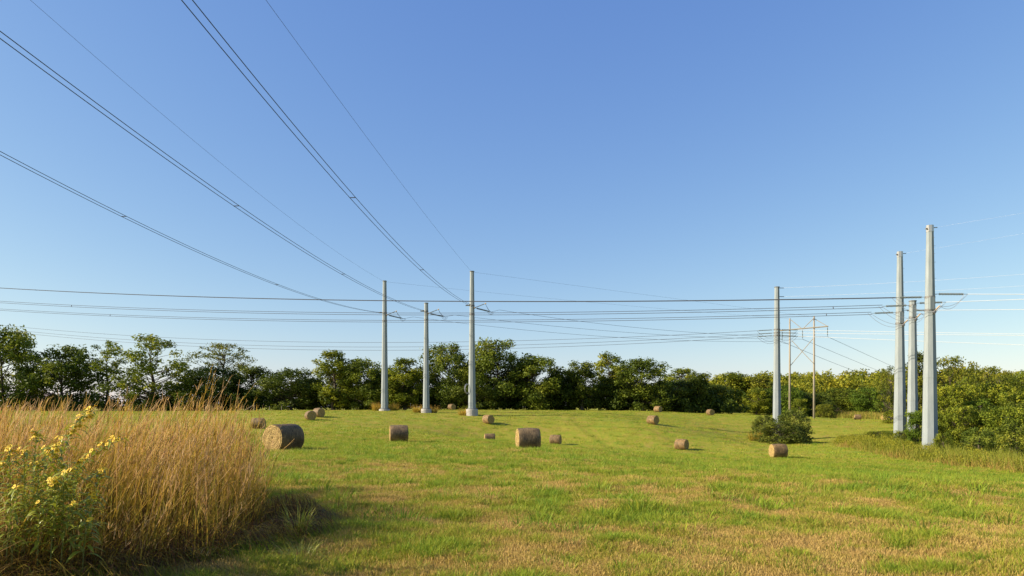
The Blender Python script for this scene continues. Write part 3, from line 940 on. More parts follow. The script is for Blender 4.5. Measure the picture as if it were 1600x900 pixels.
    a = np.where(rng.uniform(0, 1, n) < 0.7, rng.normal(-0.1, 0.5, n), rng.uniform(0, 2 * PI, n)); L = rng.uniform(0.2, 0.9, n)
    V, Fq, s = blades(rng, np.c_[x, y, z], rng.uniform(0.02, 0.25, n), np.c_[np.cos(a) * L, np.sin(a) * L], rng.uniform(0.004, 0.009, n), 3, a + PI / 2 + rng.normal(0, 0.4, n), tipw=0.3, curve=1.1)
    t = np.clip(np.repeat(np.where(rng.uniform(0, 1, n) < 0.12, 0.55, rng.normal(0.10, 0.14, n)), 8), 0, 1)
    # little mound of cut hay at the corner of the stand
    n2 = 2600
    th = rng.uniform(0, 2 * PI, n2); rr = np.sqrt(rng.uniform(0, 1, n2))
    x = -3.25 + 0.60 * rr * np.cos(th); y = 9.9 + 0.8 * rr * np.sin(th)
    z = ground_z(x, y) + 0.40 * (1 - rr ** 2) * rng.uniform(0.3, 1, n2)
    a = rng.normal(-0.35, 0.6, n2); L = rng.uniform(0.15, 0.6, n2)
    v2, f2, s2 = blades(rng, np.c_[x, y, z], rng.uniform(-0.05, 0.10, n2), np.c_[np.cos(a) * L, np.sin(a) * L], rng.uniform(0.004, 0.009, n2), 3, a + PI / 2, tipw=0.3, curve=1.2)
    v2[:, 2] = np.maximum(v2[:, 2], ground_z(v2[:, 0], v2[:, 1]) + 0.01)
    t2 = np.clip(np.repeat(rng.normal(0.15, 0.15, n2), 8), 0, 1)
    V, Fq, t = join([(V, Fq, t), (v2, f2, t2)])
    o = link_mesh('fallen_stalks', np_mesh('fallen_stalks', V, Fq, M['tall'], {'tint': t}))
    tag(o, 'dark matted fallen stalks at the foot of the tall golden grass', 'grass', kind='stuff')


tall_grass()


# green grass tufts near the stand, and the long pale stalks in the corner
def tuft(name, x, y, n, h, spread, width, label, cat, mat, tint, seed, lean_dir=(0, 0), group=None):
    rng = np.random.default_rng(seed)
    a = rng.uniform(0, 2 * PI, n); r = spread * 0.35 * np.sqrt(rng.uniform(0, 1, n))
    base = np.c_[r * np.cos(a), r * np.sin(a), np.zeros(n)]
    base[:, 2] = ground_z(base[:, 0] + x, base[:, 1] + y) - gz(x, y) - 0.02
    hh = h * rng.uniform(0.45, 1.1, n)
    lean = np.c_[np.cos(a), np.sin(a)] * (spread * rng.uniform(0.1, 0.8, n))[:, None] + np.array(lean_dir)[None] * rng.uniform(0.5, 1.1, n)[:, None]
    V, Fq, s = blades(rng, base, hh, lean, width * rng.uniform(0.6, 1.3, n), 5, tipw=0.08)
    t = np.clip(tint[0] + (tint[1] - tint[0]) * s + np.repeat(rng.normal(0, 0.1, n), 12), 0, 1)
    o = link_mesh(name, np_mesh(name, V, Fq, mat, {'tint': t}), loc=(x, y, gz(x, y)))
    tag(o, label, cat, group)
    return o


tuft('grass_clump', -2.72, 8.7, 110, 0.44, 0.40, 0.018, 'broad-bladed green grass clump beside the matted stalks', 'grass clump', M['sun_leaf'], (0.3, 1.0), 1)
tuft('grass_clump', -2.35, 7.55, 260, 0.24, 0.55, 0.007, 'blue-green grass clump at the bottom edge right of the stand', 'grass clump', M['sun_leaf'], (0.1, 0.8), 2)
tuft('grass_clump', -4.5, 5.9, 40, 0.55, 0.5, 0.007, 'long pale arching stalks in the bottom left corner', 'grass clump', M['tall'], (0.6, 0.95), 3, (0.75, 0.1))
tuft('grass_clump', -4.75, 5.95, 26, 0.85, 0.25, 0.008, 'straight pale stalks rising from the left border under the yellow flowers', 'grass clump', M['tall'], (0.6, 1.0), 5, (0.6, 0.0))

# dry grass round the field poles
DG = 'dry grass clumps at the feet of the field poles'
for i, (px, D, h, w, lab) in enumerate([
        (588, 138, 1.9, 2.2, 'dry golden grass clump left of the left field pole'),
        (615, 138, 1.8, 2.4, 'dry golden grass clump right of the left field pole'),
        (652, 131, 1.7, 2.2, 'dry golden grass clump left of the middle field pole'),
        (676, 131, 1.7, 2.4, 'dry golden grass clump right of the middle field pole'),
        (724, 124.5, 1.5, 2.4, 'dry golden grass clump left of the tallest field pole')]):
    p = on_ground(px, D)
    tuft('dry_grass_clump', p.x, p.y, 260, h, w, 0.05, lab, 'dry grass', M['tall'], (0.3, 0.75), 40 + i, (0, 0), DG)
p = on_ground(1180, 108)
tuft('dry_grass_clump', p.x, p.y, 240, 1.7, 2.6, 0.05, 'orange-brown weeds at the left foot of the grey-olive bush', 'dry grass', M['tall'], (0.2, 0.6), 60, (0, 0))


# rough weeds along the right edge of the meadow
def weeds():
    rng = np.random.default_rng(33)
    n = 20000
    t = rng.uniform(0, 1, n) ** 0.8
    D = np.interp(t, [0, 1], [100, 42]); px_edge = np.interp(D, [42, 53, 62, 75, 90, 100], [1720, 1590, 1500, 1400, 1320, 1295])
    off = np.abs(rng.normal(0, 1, n)) * 4.0
    x = (px_edge - CX) * D / F + off * 0.9 + rng.normal(0, 0.5, n); y = D + off * 0.45
    z = ground_z(x, y)
    front = np.clip(1 - off / 1.5, 0, 1)
    h = rng.uniform(0.3, 1.4, n) * (1 - 0.5 * front) * (0.2 + 1.6 * fbm(x, y, 2.5, 3, 3))
    V, Fq, s = blades(rng, np.c_[x, y, z - 0.05], h, rng.normal(0, 0.34, (n, 2)), rng.uniform(0.02, 0.05, n), 3, tipw=0.2)
    tn = 0.72 - 0.5 * front * (rng.uniform(0, 1, n) < 0.6) + rng.normal(0, 0.13, n) + (fbm(x, y, 5, 2, 6) - 0.5) * 0.7
    T = np.clip(np.repeat(tn, 8) + 0.1 * (s - 0.5), 0, 1)
    o = link_mesh('weeds', np_mesh('weeds', V, Fq, M['weed'], {'tint': T}))
    tag(o, 'rough yellow-green weeds bordering the meadow at the right', 'weeds', kind='stuff')
    cen = []; rad = []; tn2 = []
    for _ in range(1300):
        D = rng.uniform(44, 102); e0 = np.interp(D, [42, 53, 62, 75, 90, 100], [1720, 1590, 1500, 1400, 1320, 1295])
        of = abs(rng.normal(0, 1)) * 3.6 + 0.9
        x = (e0 - CX) * D / F + of * 0.9; y = D + of * 0.45
        hh = rng.uniform(0.15, 1.0) * min(1, 0.35 + of / 4)
        cen.append((x, y, gz(x, y) + hh)); rad.append(rng.uniform(0.25, 0.6)); tn2.append(rng.uniform(0.55, 1.0))
    V, Fq, T = leaf_cloud(rng, np.array(cen), np.array(rad), 46, 0.085, 0.8, np.array(tn2))
    o = link_mesh('leafy_weeds', np_mesh('leafy_weeds', V, Fq, M['leaf'], {'tint': T}))
    o.color = (1.35, 1.2, 0.8, 1)
    tag(o, 'low leafy yellow-green weeds round the feet of the right poles', 'weeds', kind='stuff')
    n = 6000                                              # pale rough grass at the foot of the far woods
    px = rng.uniform(1290, 1410, n); D = np.interp(px, [1290, 1410], [208, 188]) + rng.normal(0, 3, n)
    x = (px - CX) * D / F; z = ground_z(x, D)
    V, Fq, s = blades(rng, np.c_[x, D, z - 0.05], rng.uniform(0.6, 1.9, n), rng.normal(0, 0.3, (n, 2)), rng.uniform(0.05, 0.12, n), 2, tipw=0.2)
    T = np.clip(np.repeat(rng.normal(0.55, 0.2, n), 6), 0, 1)
    o = link_mesh('rough_grass', np_mesh('rough_grass', V, Fq, M['weed'], {'tint': T}))
    tag(o, 'pale rough grass at the foot of the far woods behind the brown bale', 'grass', kind='stuff')


weeds()


# ------------------------------------------------------------------ yellow-flowered plants in the left corner
def leaf_mesh(seed):
    rng = np.random.default_rng(seed)
    L = 0.13; n = 6
    s = np.linspace(0, 1, n + 1)
    w = 0.014 * np.sin(PI * np.clip(s * 0.96 + 0.03, 0, 1)) ** 0.8
    up = 0.030 * np.sin(s * 2.2) - 0.075 * s ** 2.2
    V = []
    for i in range(n + 1):
        V += [(s[i] * L, -w[i], up[i] + 0.004), (s[i] * L, 0, up[i]), (s[i] * L, w[i], up[i] + 0.004)]
    Fq = []
    for i in range(n):
        b = i * 3
        Fq += [(b, b + 3, b + 4, b + 1), (b + 1, b + 4, b + 5, b + 2)]
    return np_mesh('leaf', np.array(V), np.array(Fq), M['sun_leaf'], {'tint': np.full(len(V), 0.3 + 0.5 * rng.uniform())})


def flower_mesh(seed):
    rng = random.Random(seed)
    mb = MB()
    n = 11
    for k in range(n):
        a = 2 * PI * k / n + rng.uniform(-0.1, 0.1); r = 0.034 * rng.uniform(0.85, 1.1)
        d = Vector((math.cos(a), math.sin(a), 0)); q = Vector((-d.y, d.x, 0)) * 0.0075
        lift = rng.uniform(0.0, 0.010)
        p0 = d * 0.007; p1 = d * r * 0.6 + Vector((0, 0, lift)); p2 = d * r + Vector((0, 0, lift * 0.6))
        mb._add([p0 - q * 0.5, p0 + q * 0.5, p1 - q, p1 + q, p2], [(0, 1, 3, 2), (2, 3, 4)])
    mb.mat(1)
    mb.tube([(0, 0, -0.006), (0, 0, 0.004), (0, 0, 0.008)], [0.009, 0.011, 0.006], 8)
    me = bpy.data.meshes.new('flower_head'); me.from_pydata(mb.v, [], mb.f)
    me.materials.append(M['petal']); me.materials.append(M['disc'])
    me.polygons.foreach_set('material_index', mb.mi); me.update()
    return me


LEAVES = [leaf_mesh(i) for i in range(4)]
FLOWERS = [flower_mesh(i) for i in range(4)]
frng = random.Random(5)


def flower_plant(base, tip, bend, nleaf, nflow, label, leaf_scale=1.0, flow_zone=0.75, dens=1.0):
    e = empty('yellow_flower_plant', base)
    tag(e, label, 'flowering plant', 'yellow-flowered plants at the left edge')
    a = Vector((0, 0, 0)); c = Vector(tip) - Vector(base)
    b = Vector((c.x * 0.35, c.y * 0.35, c.z * 0.75)) + Vector(bend)
    def pt(t): return a * (1 - t) ** 2 + b * 2 * t * (1 - t) + c * t * t
    pts = [pt(i / 9) for i in range(10)]
    MB().tube(pts, [0.006 - 0.004 * i / 9 for i in range(10)], 6).build('stem', M['stalk'], e, smooth=True)
    for i in range(nleaf):
        t = 0.25 + 0.73 * (i + frng.random() * 0.6) / nleaf
        p = pt(t); az = i * 2.4 + frng.uniform(-0.5, 0.5)
        o = link_mesh('leaf', LEAVES[i % 4], e, p)
        o.rotation_euler = (frng.uniform(-0.3, 0.3), frng.uniform(-0.7, 0.15), az)
        s = leaf_scale * 1.25 * (1.15 - 0.55 * t) * frng.uniform(0.8, 1.25)
        o.scale = (s, s, s)
    for i in range(nflow):
        t = flow_zone + (1 - flow_zone) * (i + 1) / nflow
        d = Vector((frng.uniform(-1, 1), frng.uniform(-1, 0.6), frng.uniform(0.0, 0.9))).normalized()
        p = pt(min(1, t)) + d * frng.uniform(0.015, 0.065)
        o = link_mesh('flower_head', FLOWERS[i % 4], e, p)
        nrm = (d + Vector((-0.4, -0.5, 0.5))).normalized()
        o.rotation_euler = nrm.to_track_quat('Z', 'Y').to_euler()
        s = frng.uniform(0.6, 0.9); o.scale = (s, s, s)
    return e


FP = [  # root (px, distance), tip (px, py, distance), leaves, flowers, flower zone, label
    ((70, 6.6), (146, 640, 6.4), (-0.05, 0, 0.1), 22, 11, 0.66, 'tallest yellow-flowered stem leaning right above the golden grass'),
    ((60, 6.5), (196, 685, 6.3), (0.0, 0, 0.15), 18, 6, 0.70, 'yellow-flowered side stem arching out right over the golden grass'),
    ((40, 6.5), (98, 690, 6.2), (0.05, 0, 0.1), 18, 5, 0.7, 'short yellow-flowered stem just below the tallest one'),
    ((30, 6.3), (14, 702, 6.1), (0.0, 0, 0.1), 20, 4, 0.8, 'yellow-flowered stem at the left border, third from the ground up'),
    ((50, 6.4), (38, 706, 6.2), (0.0, 0, 0.1), 20, 4, 0.85, 'leafy yellow-flowered stem left of the short one'),
    ((30, 6.2), (30, 762, 6.0), (0.0, 0, 0.1), 20, 3, 0.88, 'low yellow-flowered stem near the left border with drooping leaves'),
    ((90, 6.4), (84, 752, 6.1), (0.0, 0, 0.1), 20, 5, 0.85, 'low yellow-flowered stem with a pair of open heads'),
    ((110, 6.5), (100, 756, 6.2), (0.0, 0, 0.1), 18, 3, 0.85, 'low leafy stem right of the pair of open heads'),
    ((140, 6.6), (148, 772, 6.3), (0.0, 0, 0.1), 18, 3, 0.85, 'lowest yellow-flowered stem nearest the golden grass'),
    ((70, 6.4), (60, 726, 6.2), (0.0, 0, 0.1), 20, 3, 0.9, 'leafy middle stem with a few yellow heads among leaves'),
    ((-10, 6.3), (2, 728, 6.1), (0.0, 0, 0.1), 20, 3, 0.85, 'yellow-flowered stem half cut by the left border'),
    ((120, 6.5), (126, 720, 6.4), (0.0, 0, 0.1), 18, 2, 0.9, 'upright leafy stem under the arching side stem'),
    ((20, 6.1), (22, 790, 5.9), (0.0, 0, 0.05), 16, 0, 0.9, 'leafy flowerless stem low at the left border'),
    ((70, 6.2), (64, 790, 6.0), (0.0, 0, 0.05), 16, 1, 0.9, 'leafy low stem with a single yellow head'),
    ((105, 6.3), (112, 790, 6.1), (0.0, 0, 0.05), 16, 1, 0.9, 'low stem with one yellow head next to dark stalks'),
    ((150, 6.9), (160, 735, 6.7), (0.0, 0, 0.1), 18, 3, 0.85, 'yellow-flowered stem farthest right, against the golden grass'),
    ((130, 6.7), (70, 700, 6.6), (0.1, 0, 0.1), 20, 4, 0.8, 'yellow-flowered stem tipped left behind the short stems'),
    ((60, 6.9), (58, 676, 6.8), (0.0, 0, 0.1), 20, 4, 0.85, 'tall slim yellow-flowered stem behind the left cluster'),
    ((90, 6.2), (112, 735, 6.0), (-0.05, 0, 0.1), 20, 4, 0.85, 'bushy yellow-flowered stem in the front of the cluster'),
    ((140, 6.3), (140, 815, 6.15), (0.0, 0, 0.05), 14, 1, 0.9, 'lowest leafy stem in front of the dark matted stalks'),
]
for (bpx, bD), (tx, ty, tD), bend, nl, nf, fz, lab in FP:
    flower_plant(on_ground(bpx - 12, bD + 0.25), at(tx, ty, tD), bend, int(nl * 2.3), int(nf * 2.5), lab, 1.0, fz)


# ------------------------------------------------------------------ hay bales
def bale_meshes(seed):
    rng = random.Random(seed)
    rad = 0.76; L = 1.5; n = 40; m = 9
    sides = MB(); vs = []; fs = []
    ox = [rng.uniform(-1, 1) for _ in range(40)]
    def rr(a, y):
        r = rad * (1 + 0.02 * math.sin(2 * a + ox[3] * 3) + 0.012 * math.sin(3 * a + ox[0] * 3) + 0.01 * math.sin(7 * a + 4 * y + ox[1] * 3) + 0.012 * math.sin(5 * y + ox[2] * 4 + a))
        e = min(y + L / 2, L / 2 - y)
        r *= 1 - 0.05 * math.exp(-e / 0.06)
        return r * (1 + 0.004 * rng.uniform(-1, 1))
    def P(a, y, k=1.0):
        r = rr(a, y) * k
        z = rad + r * math.sin(a)
        if z < 0.10: z = 0.10 - 0.10 * (1 - math.exp(-(0.10 - z) / 0.08)) + 0.0
        return Vector((r * math.cos(a), y, z - 0.05))
    ys = [-L / 2 + L * i / m for i in range(m + 1)]
    ys[1] = -L / 2 + 0.07; ys[-2] = L / 2 - 0.07
    rings = []
    for y in ys:
        rings.append([P(2 * PI * k / n, y) for k in range(n)])
    vs = [p for r in rings for p in r]
    for i in range(m):
        for k in range(n):
            a = i * n + k; b = i * n + (k + 1) % n
            fs.append((a, a + n, b + n, b))
    sides._add(vs, fs)
    side = bpy.data.meshes.new('wrapped_side'); side.from_pydata(sides.v, [], sides.f); side.materials.append(M['hay_side'])
    side.polygons.foreach_set('use_smooth', [True] * len(side.polygons)); side.update()
    ends = []
    for sgn, ring in ((-1, rings[0]), (1, rings[-1])):
        mb = MB(); vs = []; fs = []
        fr = [1.0, 0.86, 0.7, 0.52, 0.34, 0.15]
        for j, f in enumerate(fr):
            for k in range(n):
                p = ring[k]; c = Vector((0, p.y, rad - 0.05))
                q = c.lerp(p, f)
                q.y += sgn * (0.0 if j == 0 else 0.02 + 0.012 * math.sin(j * 2.1 + k * 0.3) + rng.uniform(-0.012, 0.012))
                vs.append(q)
        vs.append(Vector((0, ring[0].y + sgn * 0.015, rad - 0.05)))
        for j in range(len(fr) - 1):
            for k in range(n):
                a = j * n + k; b = j * n + (k + 1) % n
                fs.append((a, b, b + n, a + n) if sgn < 0 else (b, a, a + n, b + n))
        j = len(fr) - 1
        for k in range(n):
            a = j * n + k; b = j * n + (k + 1) % n
            fs.append((a, b, len(vs) - 1) if sgn < 0 else (b, a, len(vs) - 1))
        mb._add(vs, fs)
        me = bpy.data.meshes.new('end_face'); me.from_pydata(mb.v, [], mb.f); me.materials.append(M['hay_end']); me.update()
        ends.append(me)
    # loose straws on ends and side
    r2 = np.random.default_rng(seed)
    n3 = 420
    a = r2.uniform(0, 2 * PI, n3); sg = r2.choice([-1, 1], n3)
    endp = r2.uniform(0, 1, n3) < 0.6
    rr_ = np.where(endp, rad * np.sqrt(r2.uniform(0, 1, n3)) * 0.97, rad * 0.99)
    yy = np.where(endp, sg * (L / 2 + 0.01), r2.uniform(-L / 2, L / 2, n3))
    pos = np.c_[rr_ * np.cos(a), yy, np.maximum(0.02, rad - 0.05 + rr_ * np.sin(a))]
    dr = np.where(endp[:, None], np.c_[r2.normal(0, 1, n3), sg * r2.uniform(0.1, 0.6, n3), r2.normal(0, 1, n3)],
                  np.c_[np.cos(a) * 0.4 - np.sin(a) * r2.normal(0, 1, n3), r2.normal(0, 0.6, n3), np.sin(a) * 0.4 + np.cos(a) * r2.normal(0, 1, n3)])
    dr /= np.linalg.norm(dr, axis=1)[:, None]
    ln = r2.uniform(0.04, 0.16, n3)[:, None]
    side_v = np.cross(dr, r2.normal(0, 1, (n3, 3))); side_v /= np.linalg.norm(side_v, axis=1)[:, None]
    wv = side_v * 0.004
    V = np.stack([pos - wv, pos + wv, pos + dr * ln + wv * 0.5, pos + dr * ln - wv * 0.5], 1).reshape(-1, 3)
    straw = np_mesh('loose_straw', V, np.arange(n3 * 4).reshape(-1, 4), M['straw'], {'tint': np.repeat(r2.uniform(0, 1, n3), 4)})
    return side, ends, straw


BALES = [bale_meshes(s) for s in (3, 4, 5)]
HB = 'round hay bales lying in the meadow'


def bale(i, px, D, ang, label, tone=(1, 1, 1), size=1.0, lift=0.0):
    """ang: heading in degrees of the end that shows."""
    side, ends, straw = BALES[i % 3]
    p = on_ground(px, D); p.z += lift
    e = empty('hay_bale', p, R(ang) + PI / 2)
    e.scale = (size, size, size)
    s = link_mesh('wrapped_side', side, e); s.color = (*tone, 1)
    for me in ends: link_mesh('end_face', me, e)
    o = link_mesh('loose_straw', straw, e); o['kind'] = 'stuff'
    tag(e, label, 'hay bale', HB)
    return e


GY = (0.85, 0.78, 0.70); WM = (1.2, 1.08, 0.9); RD = (1.0, 0.93, 0.85)
bale(0, 443, 35.6, -119.6, 'large nearest bale with its sunlit straw end showing, beside the tall golden grass', GY)
bale(1, 825, 47, -170, 'big round bale in mid-meadow seen side-on, right of centre among the nearer bales', (0.95, 0.92, 0.92))
bale(2, 623, 59, -167, 'round bale seen side-on standing alone below the left and middle field poles', (0.95, 0.9, 0.9))
bale(0, 765, 100, -172, 'flat-looking bale half sunk behind the rise left of the big side-on bale', RD)
bale(1, 868, 100, -18, 'small bale partly behind the rise just right of the big side-on bale', RD)
bale(2, 763, 114, -50, 'small bale with a dark end, below and right of the tallest field pole', WM)
bale(0, 1020, 114, -50, 'small dark-ended bale below the crest, nearer of two under the wide dark tree', WM)
bale(1, 1065, 94, -41, 'bright brown bale with a dark right end in the dip of the meadow', WM)
bale(2, 1110, 165, -72, 'distant dark-ended bale at the meadow crest near the end of the dark trees', RD)
bale(0, 1028, 166, -50, 'tiny bale at the crest, farther of two under the wide dark tree', WM)
bale(1, 1216, 73, -177, 'long brown bale with a straw left end in front of the grey-olive bush', WM)
bale(2, 404, 94, -4, 'bale at the edge of the tall golden grass, just behind the nearest bale', RD)
bale(0, 485, 107, -58, 'dark end-on bale in front of the paler overlapping one', (0.95, 0.9, 0.85))
bale(1, 498, 112, -40, 'bale partly hidden by the end-on bale in front of it', (0.95, 0.9, 0.85))
bale(2, 706, 168, -50, 'shaded bale under the trees between the middle and the tallest field poles', GY)
bale(0, 327, 150, -60, 'bale glimpsed through the seed heads of the golden grass', WM)
bale(1, 1340, 176, -198, 'far brown side-on bale at the foot of the woods right of the wooden frame', RD)
bale(2, 1384, 160, -150, 'far bale half hidden by the second right pole', RD)


# ------------------------------------------------------------------ steel poles, insulators and cables
def insulator(mb, a, b, r=0.11, sheds=14, end=0.12):
    a = Vector(a); b = Vector(b)
    L = (b - a).length
    pts = []; rad = []
    pts.append(a); rad.append(0.03)
    pts.append(a.lerp(b, end)); rad.append(0.03)
    for i in range(sheds):
        for (dt, rr) in ((0.05, 0.45), (0.35, 1.0), (0.5, 1.0), (0.8, 0.45)):
            t = end + (1 - 2 * end) * (i + dt) / sheds
            pts.append(a.lerp(b, t)); rad.append(r * rr)
    pts.append(a.lerp(b, 1 - end)); rad.append(0.03)
    pts.append(b); rad.append(0.03)
    mb.tube(pts, rad, 8)


def loop_pts(a, b, sag, n=10):
    a = Vector(a); b = Vector(b)
    return [a.lerp(b, i / n) - Vector((0, 0, sag * 4 * (i / n) * (1 - i / n))) for i in range(n + 1)]


def steel_pole(px, D, top_py, r0, r1, label, base_h=0.0, band=True, n=8, edge=-93.5, group='grey steel transmission poles', attach_py=None):
    p = on_ground(px, D)
    ztop = CAMZ + (HY - top_py) * D / F
    H = ztop - p.z
    e = empty('transmission_pole', p)
    tag(e, label, 'power pole', group)
    seam = 0.36 * H
    def rad(z): return r0 + (r1 - r0) * z / H
    ph = R(edge - 90)
    r0, r1 = r0 * 1.03, r1 * 1.03
    b0 = base_h if base_h else -0.4
    mb = MB()
    mb.tube([(0, 0, b0), (0, 0, seam)], [rad(0) , rad(seam)], n, phase=ph)
    mb.tube([(0, 0, seam - 0.9), (0, 0, seam)], [rad(seam - 0.9) + 0.018, rad(seam) + 0.018], n, phase=ph)
    mb.tube([(0, 0, seam - 0.02), (0, 0, H)], [rad(seam) - 0.004, r1], n, phase=ph)
    s2 = 0.68 * H
    mb.tube([(0, 0, s2 - 0.7), (0, 0, s2)], [rad(s2 - 0.7) + 0.014, rad(s2) + 0.014], n, phase=ph)
    mb.build('shaft', M['steel'], e)
    if base_h:
        cb = MB(); cb.tube([(0, 0, -0.8), (0, 0, base_h - 0.06), (0, 0, base_h)], [r0 * 1.55, r0 * 1.55, r0 * 1.48], 24)
        cb.build('concrete_base', M['concrete'], e)
        fl = MB(); fl.tube([(0, 0, base_h + 0.003), (0, 0, base_h + 0.10)], [r0 * 1.28, r0 * 1.28], 24)
        for k in range(12):
            a = 2 * PI * k / 12
            fl.tube([(r0 * 1.2 * math.cos(a), r0 * 1.2 * math.sin(a), base_h + 0.1), (r0 * 1.2 * math.cos(a), r0 * 1.2 * math.sin(a), base_h + 0.24)], 0.035, 6)
        fl.build('base_flange', M['dark_steel'], e)
    cp = MB()
    if band:
        cp.tube([(0, 0, H - 0.75), (0, 0, H + 0.02)], [rad(H - 0.75) + 0.03, r1 + 0.03], n, phase=ph)
        cp.build('top_band', M['band'], e)
    else:
        cp.tube([(0, 0, H - 0.02), (0, 0, H + 0.10)], [r1 + 0.06, r1 + 0.06], n, phase=ph)
        cp.build('top_cap', M['dark_steel'], e)
    # step bolts up one face
    for k in range(10):
        z = H * (0.62 + 0.036 * k)
        a = -1.1 if k % 2 else -0.7
        r = rad(z)
        q = Vector((math.cos(a), math.sin(a), 0))
        MB().tube([q * (r - 0.02) + Vector((0, 0, z)), q * (r + 0.16) + Vector((0, 0, z))], 0.016, 5).build('step_bolt', M['dark_steel'], e)
    return e, p, H, rad


def part(e, mb, name, mat, smooth=False):
    return mb.build(name, mat, e, smooth)


def local(e, w):
    return Vector(w) - Vector(e.location)


def collar(e, z, r, name='collar'):
    mb = MB(); mb.tube([(0, 0, z - 0.12), (0, 0, z + 0.12)], [r + 0.025, r + 0.025], 12, phase=0.26)
    part(e, mb, name, M['dark_steel'])


def fit_wire(A, dirv, obs, t_end, iters=None):
    """Cable in the vertical plane through A along dirv, its sag fitted to picture points. Returns a function of t (metres)."""
    dx, dy = dirv
    l = math.hypot(dx, dy); dx /= l; dy /= l
    ts = [0.0]; zs = [A.z]; wt = [30.0]
    for px, py in obs:
        k = (px - CX) / F
        t = (k * A.y - A.x) / (dx - k * dy)
        D = A.y + dy * t
        ts.append(t); zs.append(CAMZ + (HY - py) * D / F); wt.append(1.0)
    c = np.polyfit(ts, zs, 2, w=wt)
    c2 = max(c[0], 6e-5)
    def f(t): return Vector((A.x + dx * t, A.y + dy * t, c2 * t * t + c[1] * t + c[2]))
    return f, max(ts)


def sample(f, t0, t1, n=48):
    return [f(t0 + (t1 - t0) * i / n) for i in range(n + 1)]


WG = 'power cables crossing over the meadow'


def cable(pts, r, mat, label, offs=None, spacers=(), name='power_cable', cat='cable'):
    """One cable, or a bundle of two held by spacers (then an Empty with conductor children)."""
    o0 = Vector(pts[0])
    loc = [p - o0 for p in pts]
    if offs is None:
        ob = MB().tube(loc, r, 5).build(name, mat, None, loc=o0)
        tag(ob, label, cat, WG)
        return ob
    e = empty('cable_bundle', o0)
    tag(e, label, cat, WG)
    n = len(loc)
    def off(i, s):
        t = i / (n - 1)
        k = 1.0
        return loc[i] + Vector(offs) * (0.5 * s * k)
    for s in (-1, 1):
        MB().tube([off(i, s) for i in range(n)], r, 5).build('conductor', mat, e)
    for t in spacers:
        i = min(n - 1, max(0, int(t * (n - 1))))
        a = off(i, -1); b = off(i, 1)
        MB().tube([a, b], r * 1.5, 5).build('spacer', mat, e)
    return e


# --- left group, standing in the field
PL = {}
for key, px, D, top, r0, r1, lab, ba in [
        ('a', 601, 137, 439.5, 0.70, 0.36, 'left of the three grey steel poles standing in the open field', 0.35),
        ('b', 666, 130, 474, 0.62, 0.36, 'shortest, middle one of the three grey poles standing in the open field', 0.75),
        ('c', 737.5, 124, 424.5, 0.68, 0.37, 'tallest, right one of the three grey poles in the open field, with a wire coil', 1.15)]:
    PL[key] = steel_pole(px, D, top, r0, r1, lab, ba, band=False, edge=-73)

LEFT = [
    ('a', 489.0, (-8.5, -92), [(594.7, 487.5), (518.7, 473.7), (418.9, 439.4), (159, 320), (0, 240)], 'twin cable from the left field pole leaving the picture low at the left border'),
    ('b', 486.5, (-7.1, -99), [(666, 481.5), (599.5, 460.5), (534, 428.3), (347, 306), (0, 54)], 'twin cable from the middle field pole rising to the upper left corner'),
    ('c', 477.5, (-6.2, -96), [(735, 474.5), (707, 460), (657.7, 421), (539.5, 296.5), (293, 0)], 'twin cable from the tallest field pole passing overhead to the top edge'),
]
# far wooden frame first, its hang points are needed
HF_D = 158
hl = on_ground(1234, HF_D); hr = on_ground(1272, HF_D - 3)
RIGHT_OF_LEFT = {'a': ((1222, 533.5), [(750, 507.5), (947, 526.4)]), 'b': ((1254, 530), [(750, 495.5), (919, 513.7), (1045, 525)]), 'c': ((1293, 526), [(896, 501), (1059, 517.4)])}


def span(A, B, obs):
    """Cable hung from A to B whose sag best meets picture points."""
    num = den = 0
    for px, py in obs:
        k = (px - CX) / F
        t = (k * A.y - A.x) / ((B.x - A.x) - k * (B.y - A.y))
        P = A.lerp(B, t)
        zt = CAMZ + (HY - py) * P.y / F
        w = 4 * t * (1 - t)
        num += (P.z - zt) * w; den += w * w
    s = max(0.0, num / den)
    return [A.lerp(B, i / 48) - Vector((0, 0, s * 4 * (i / 48) * (1 - i / 48))) for i in range(49)]


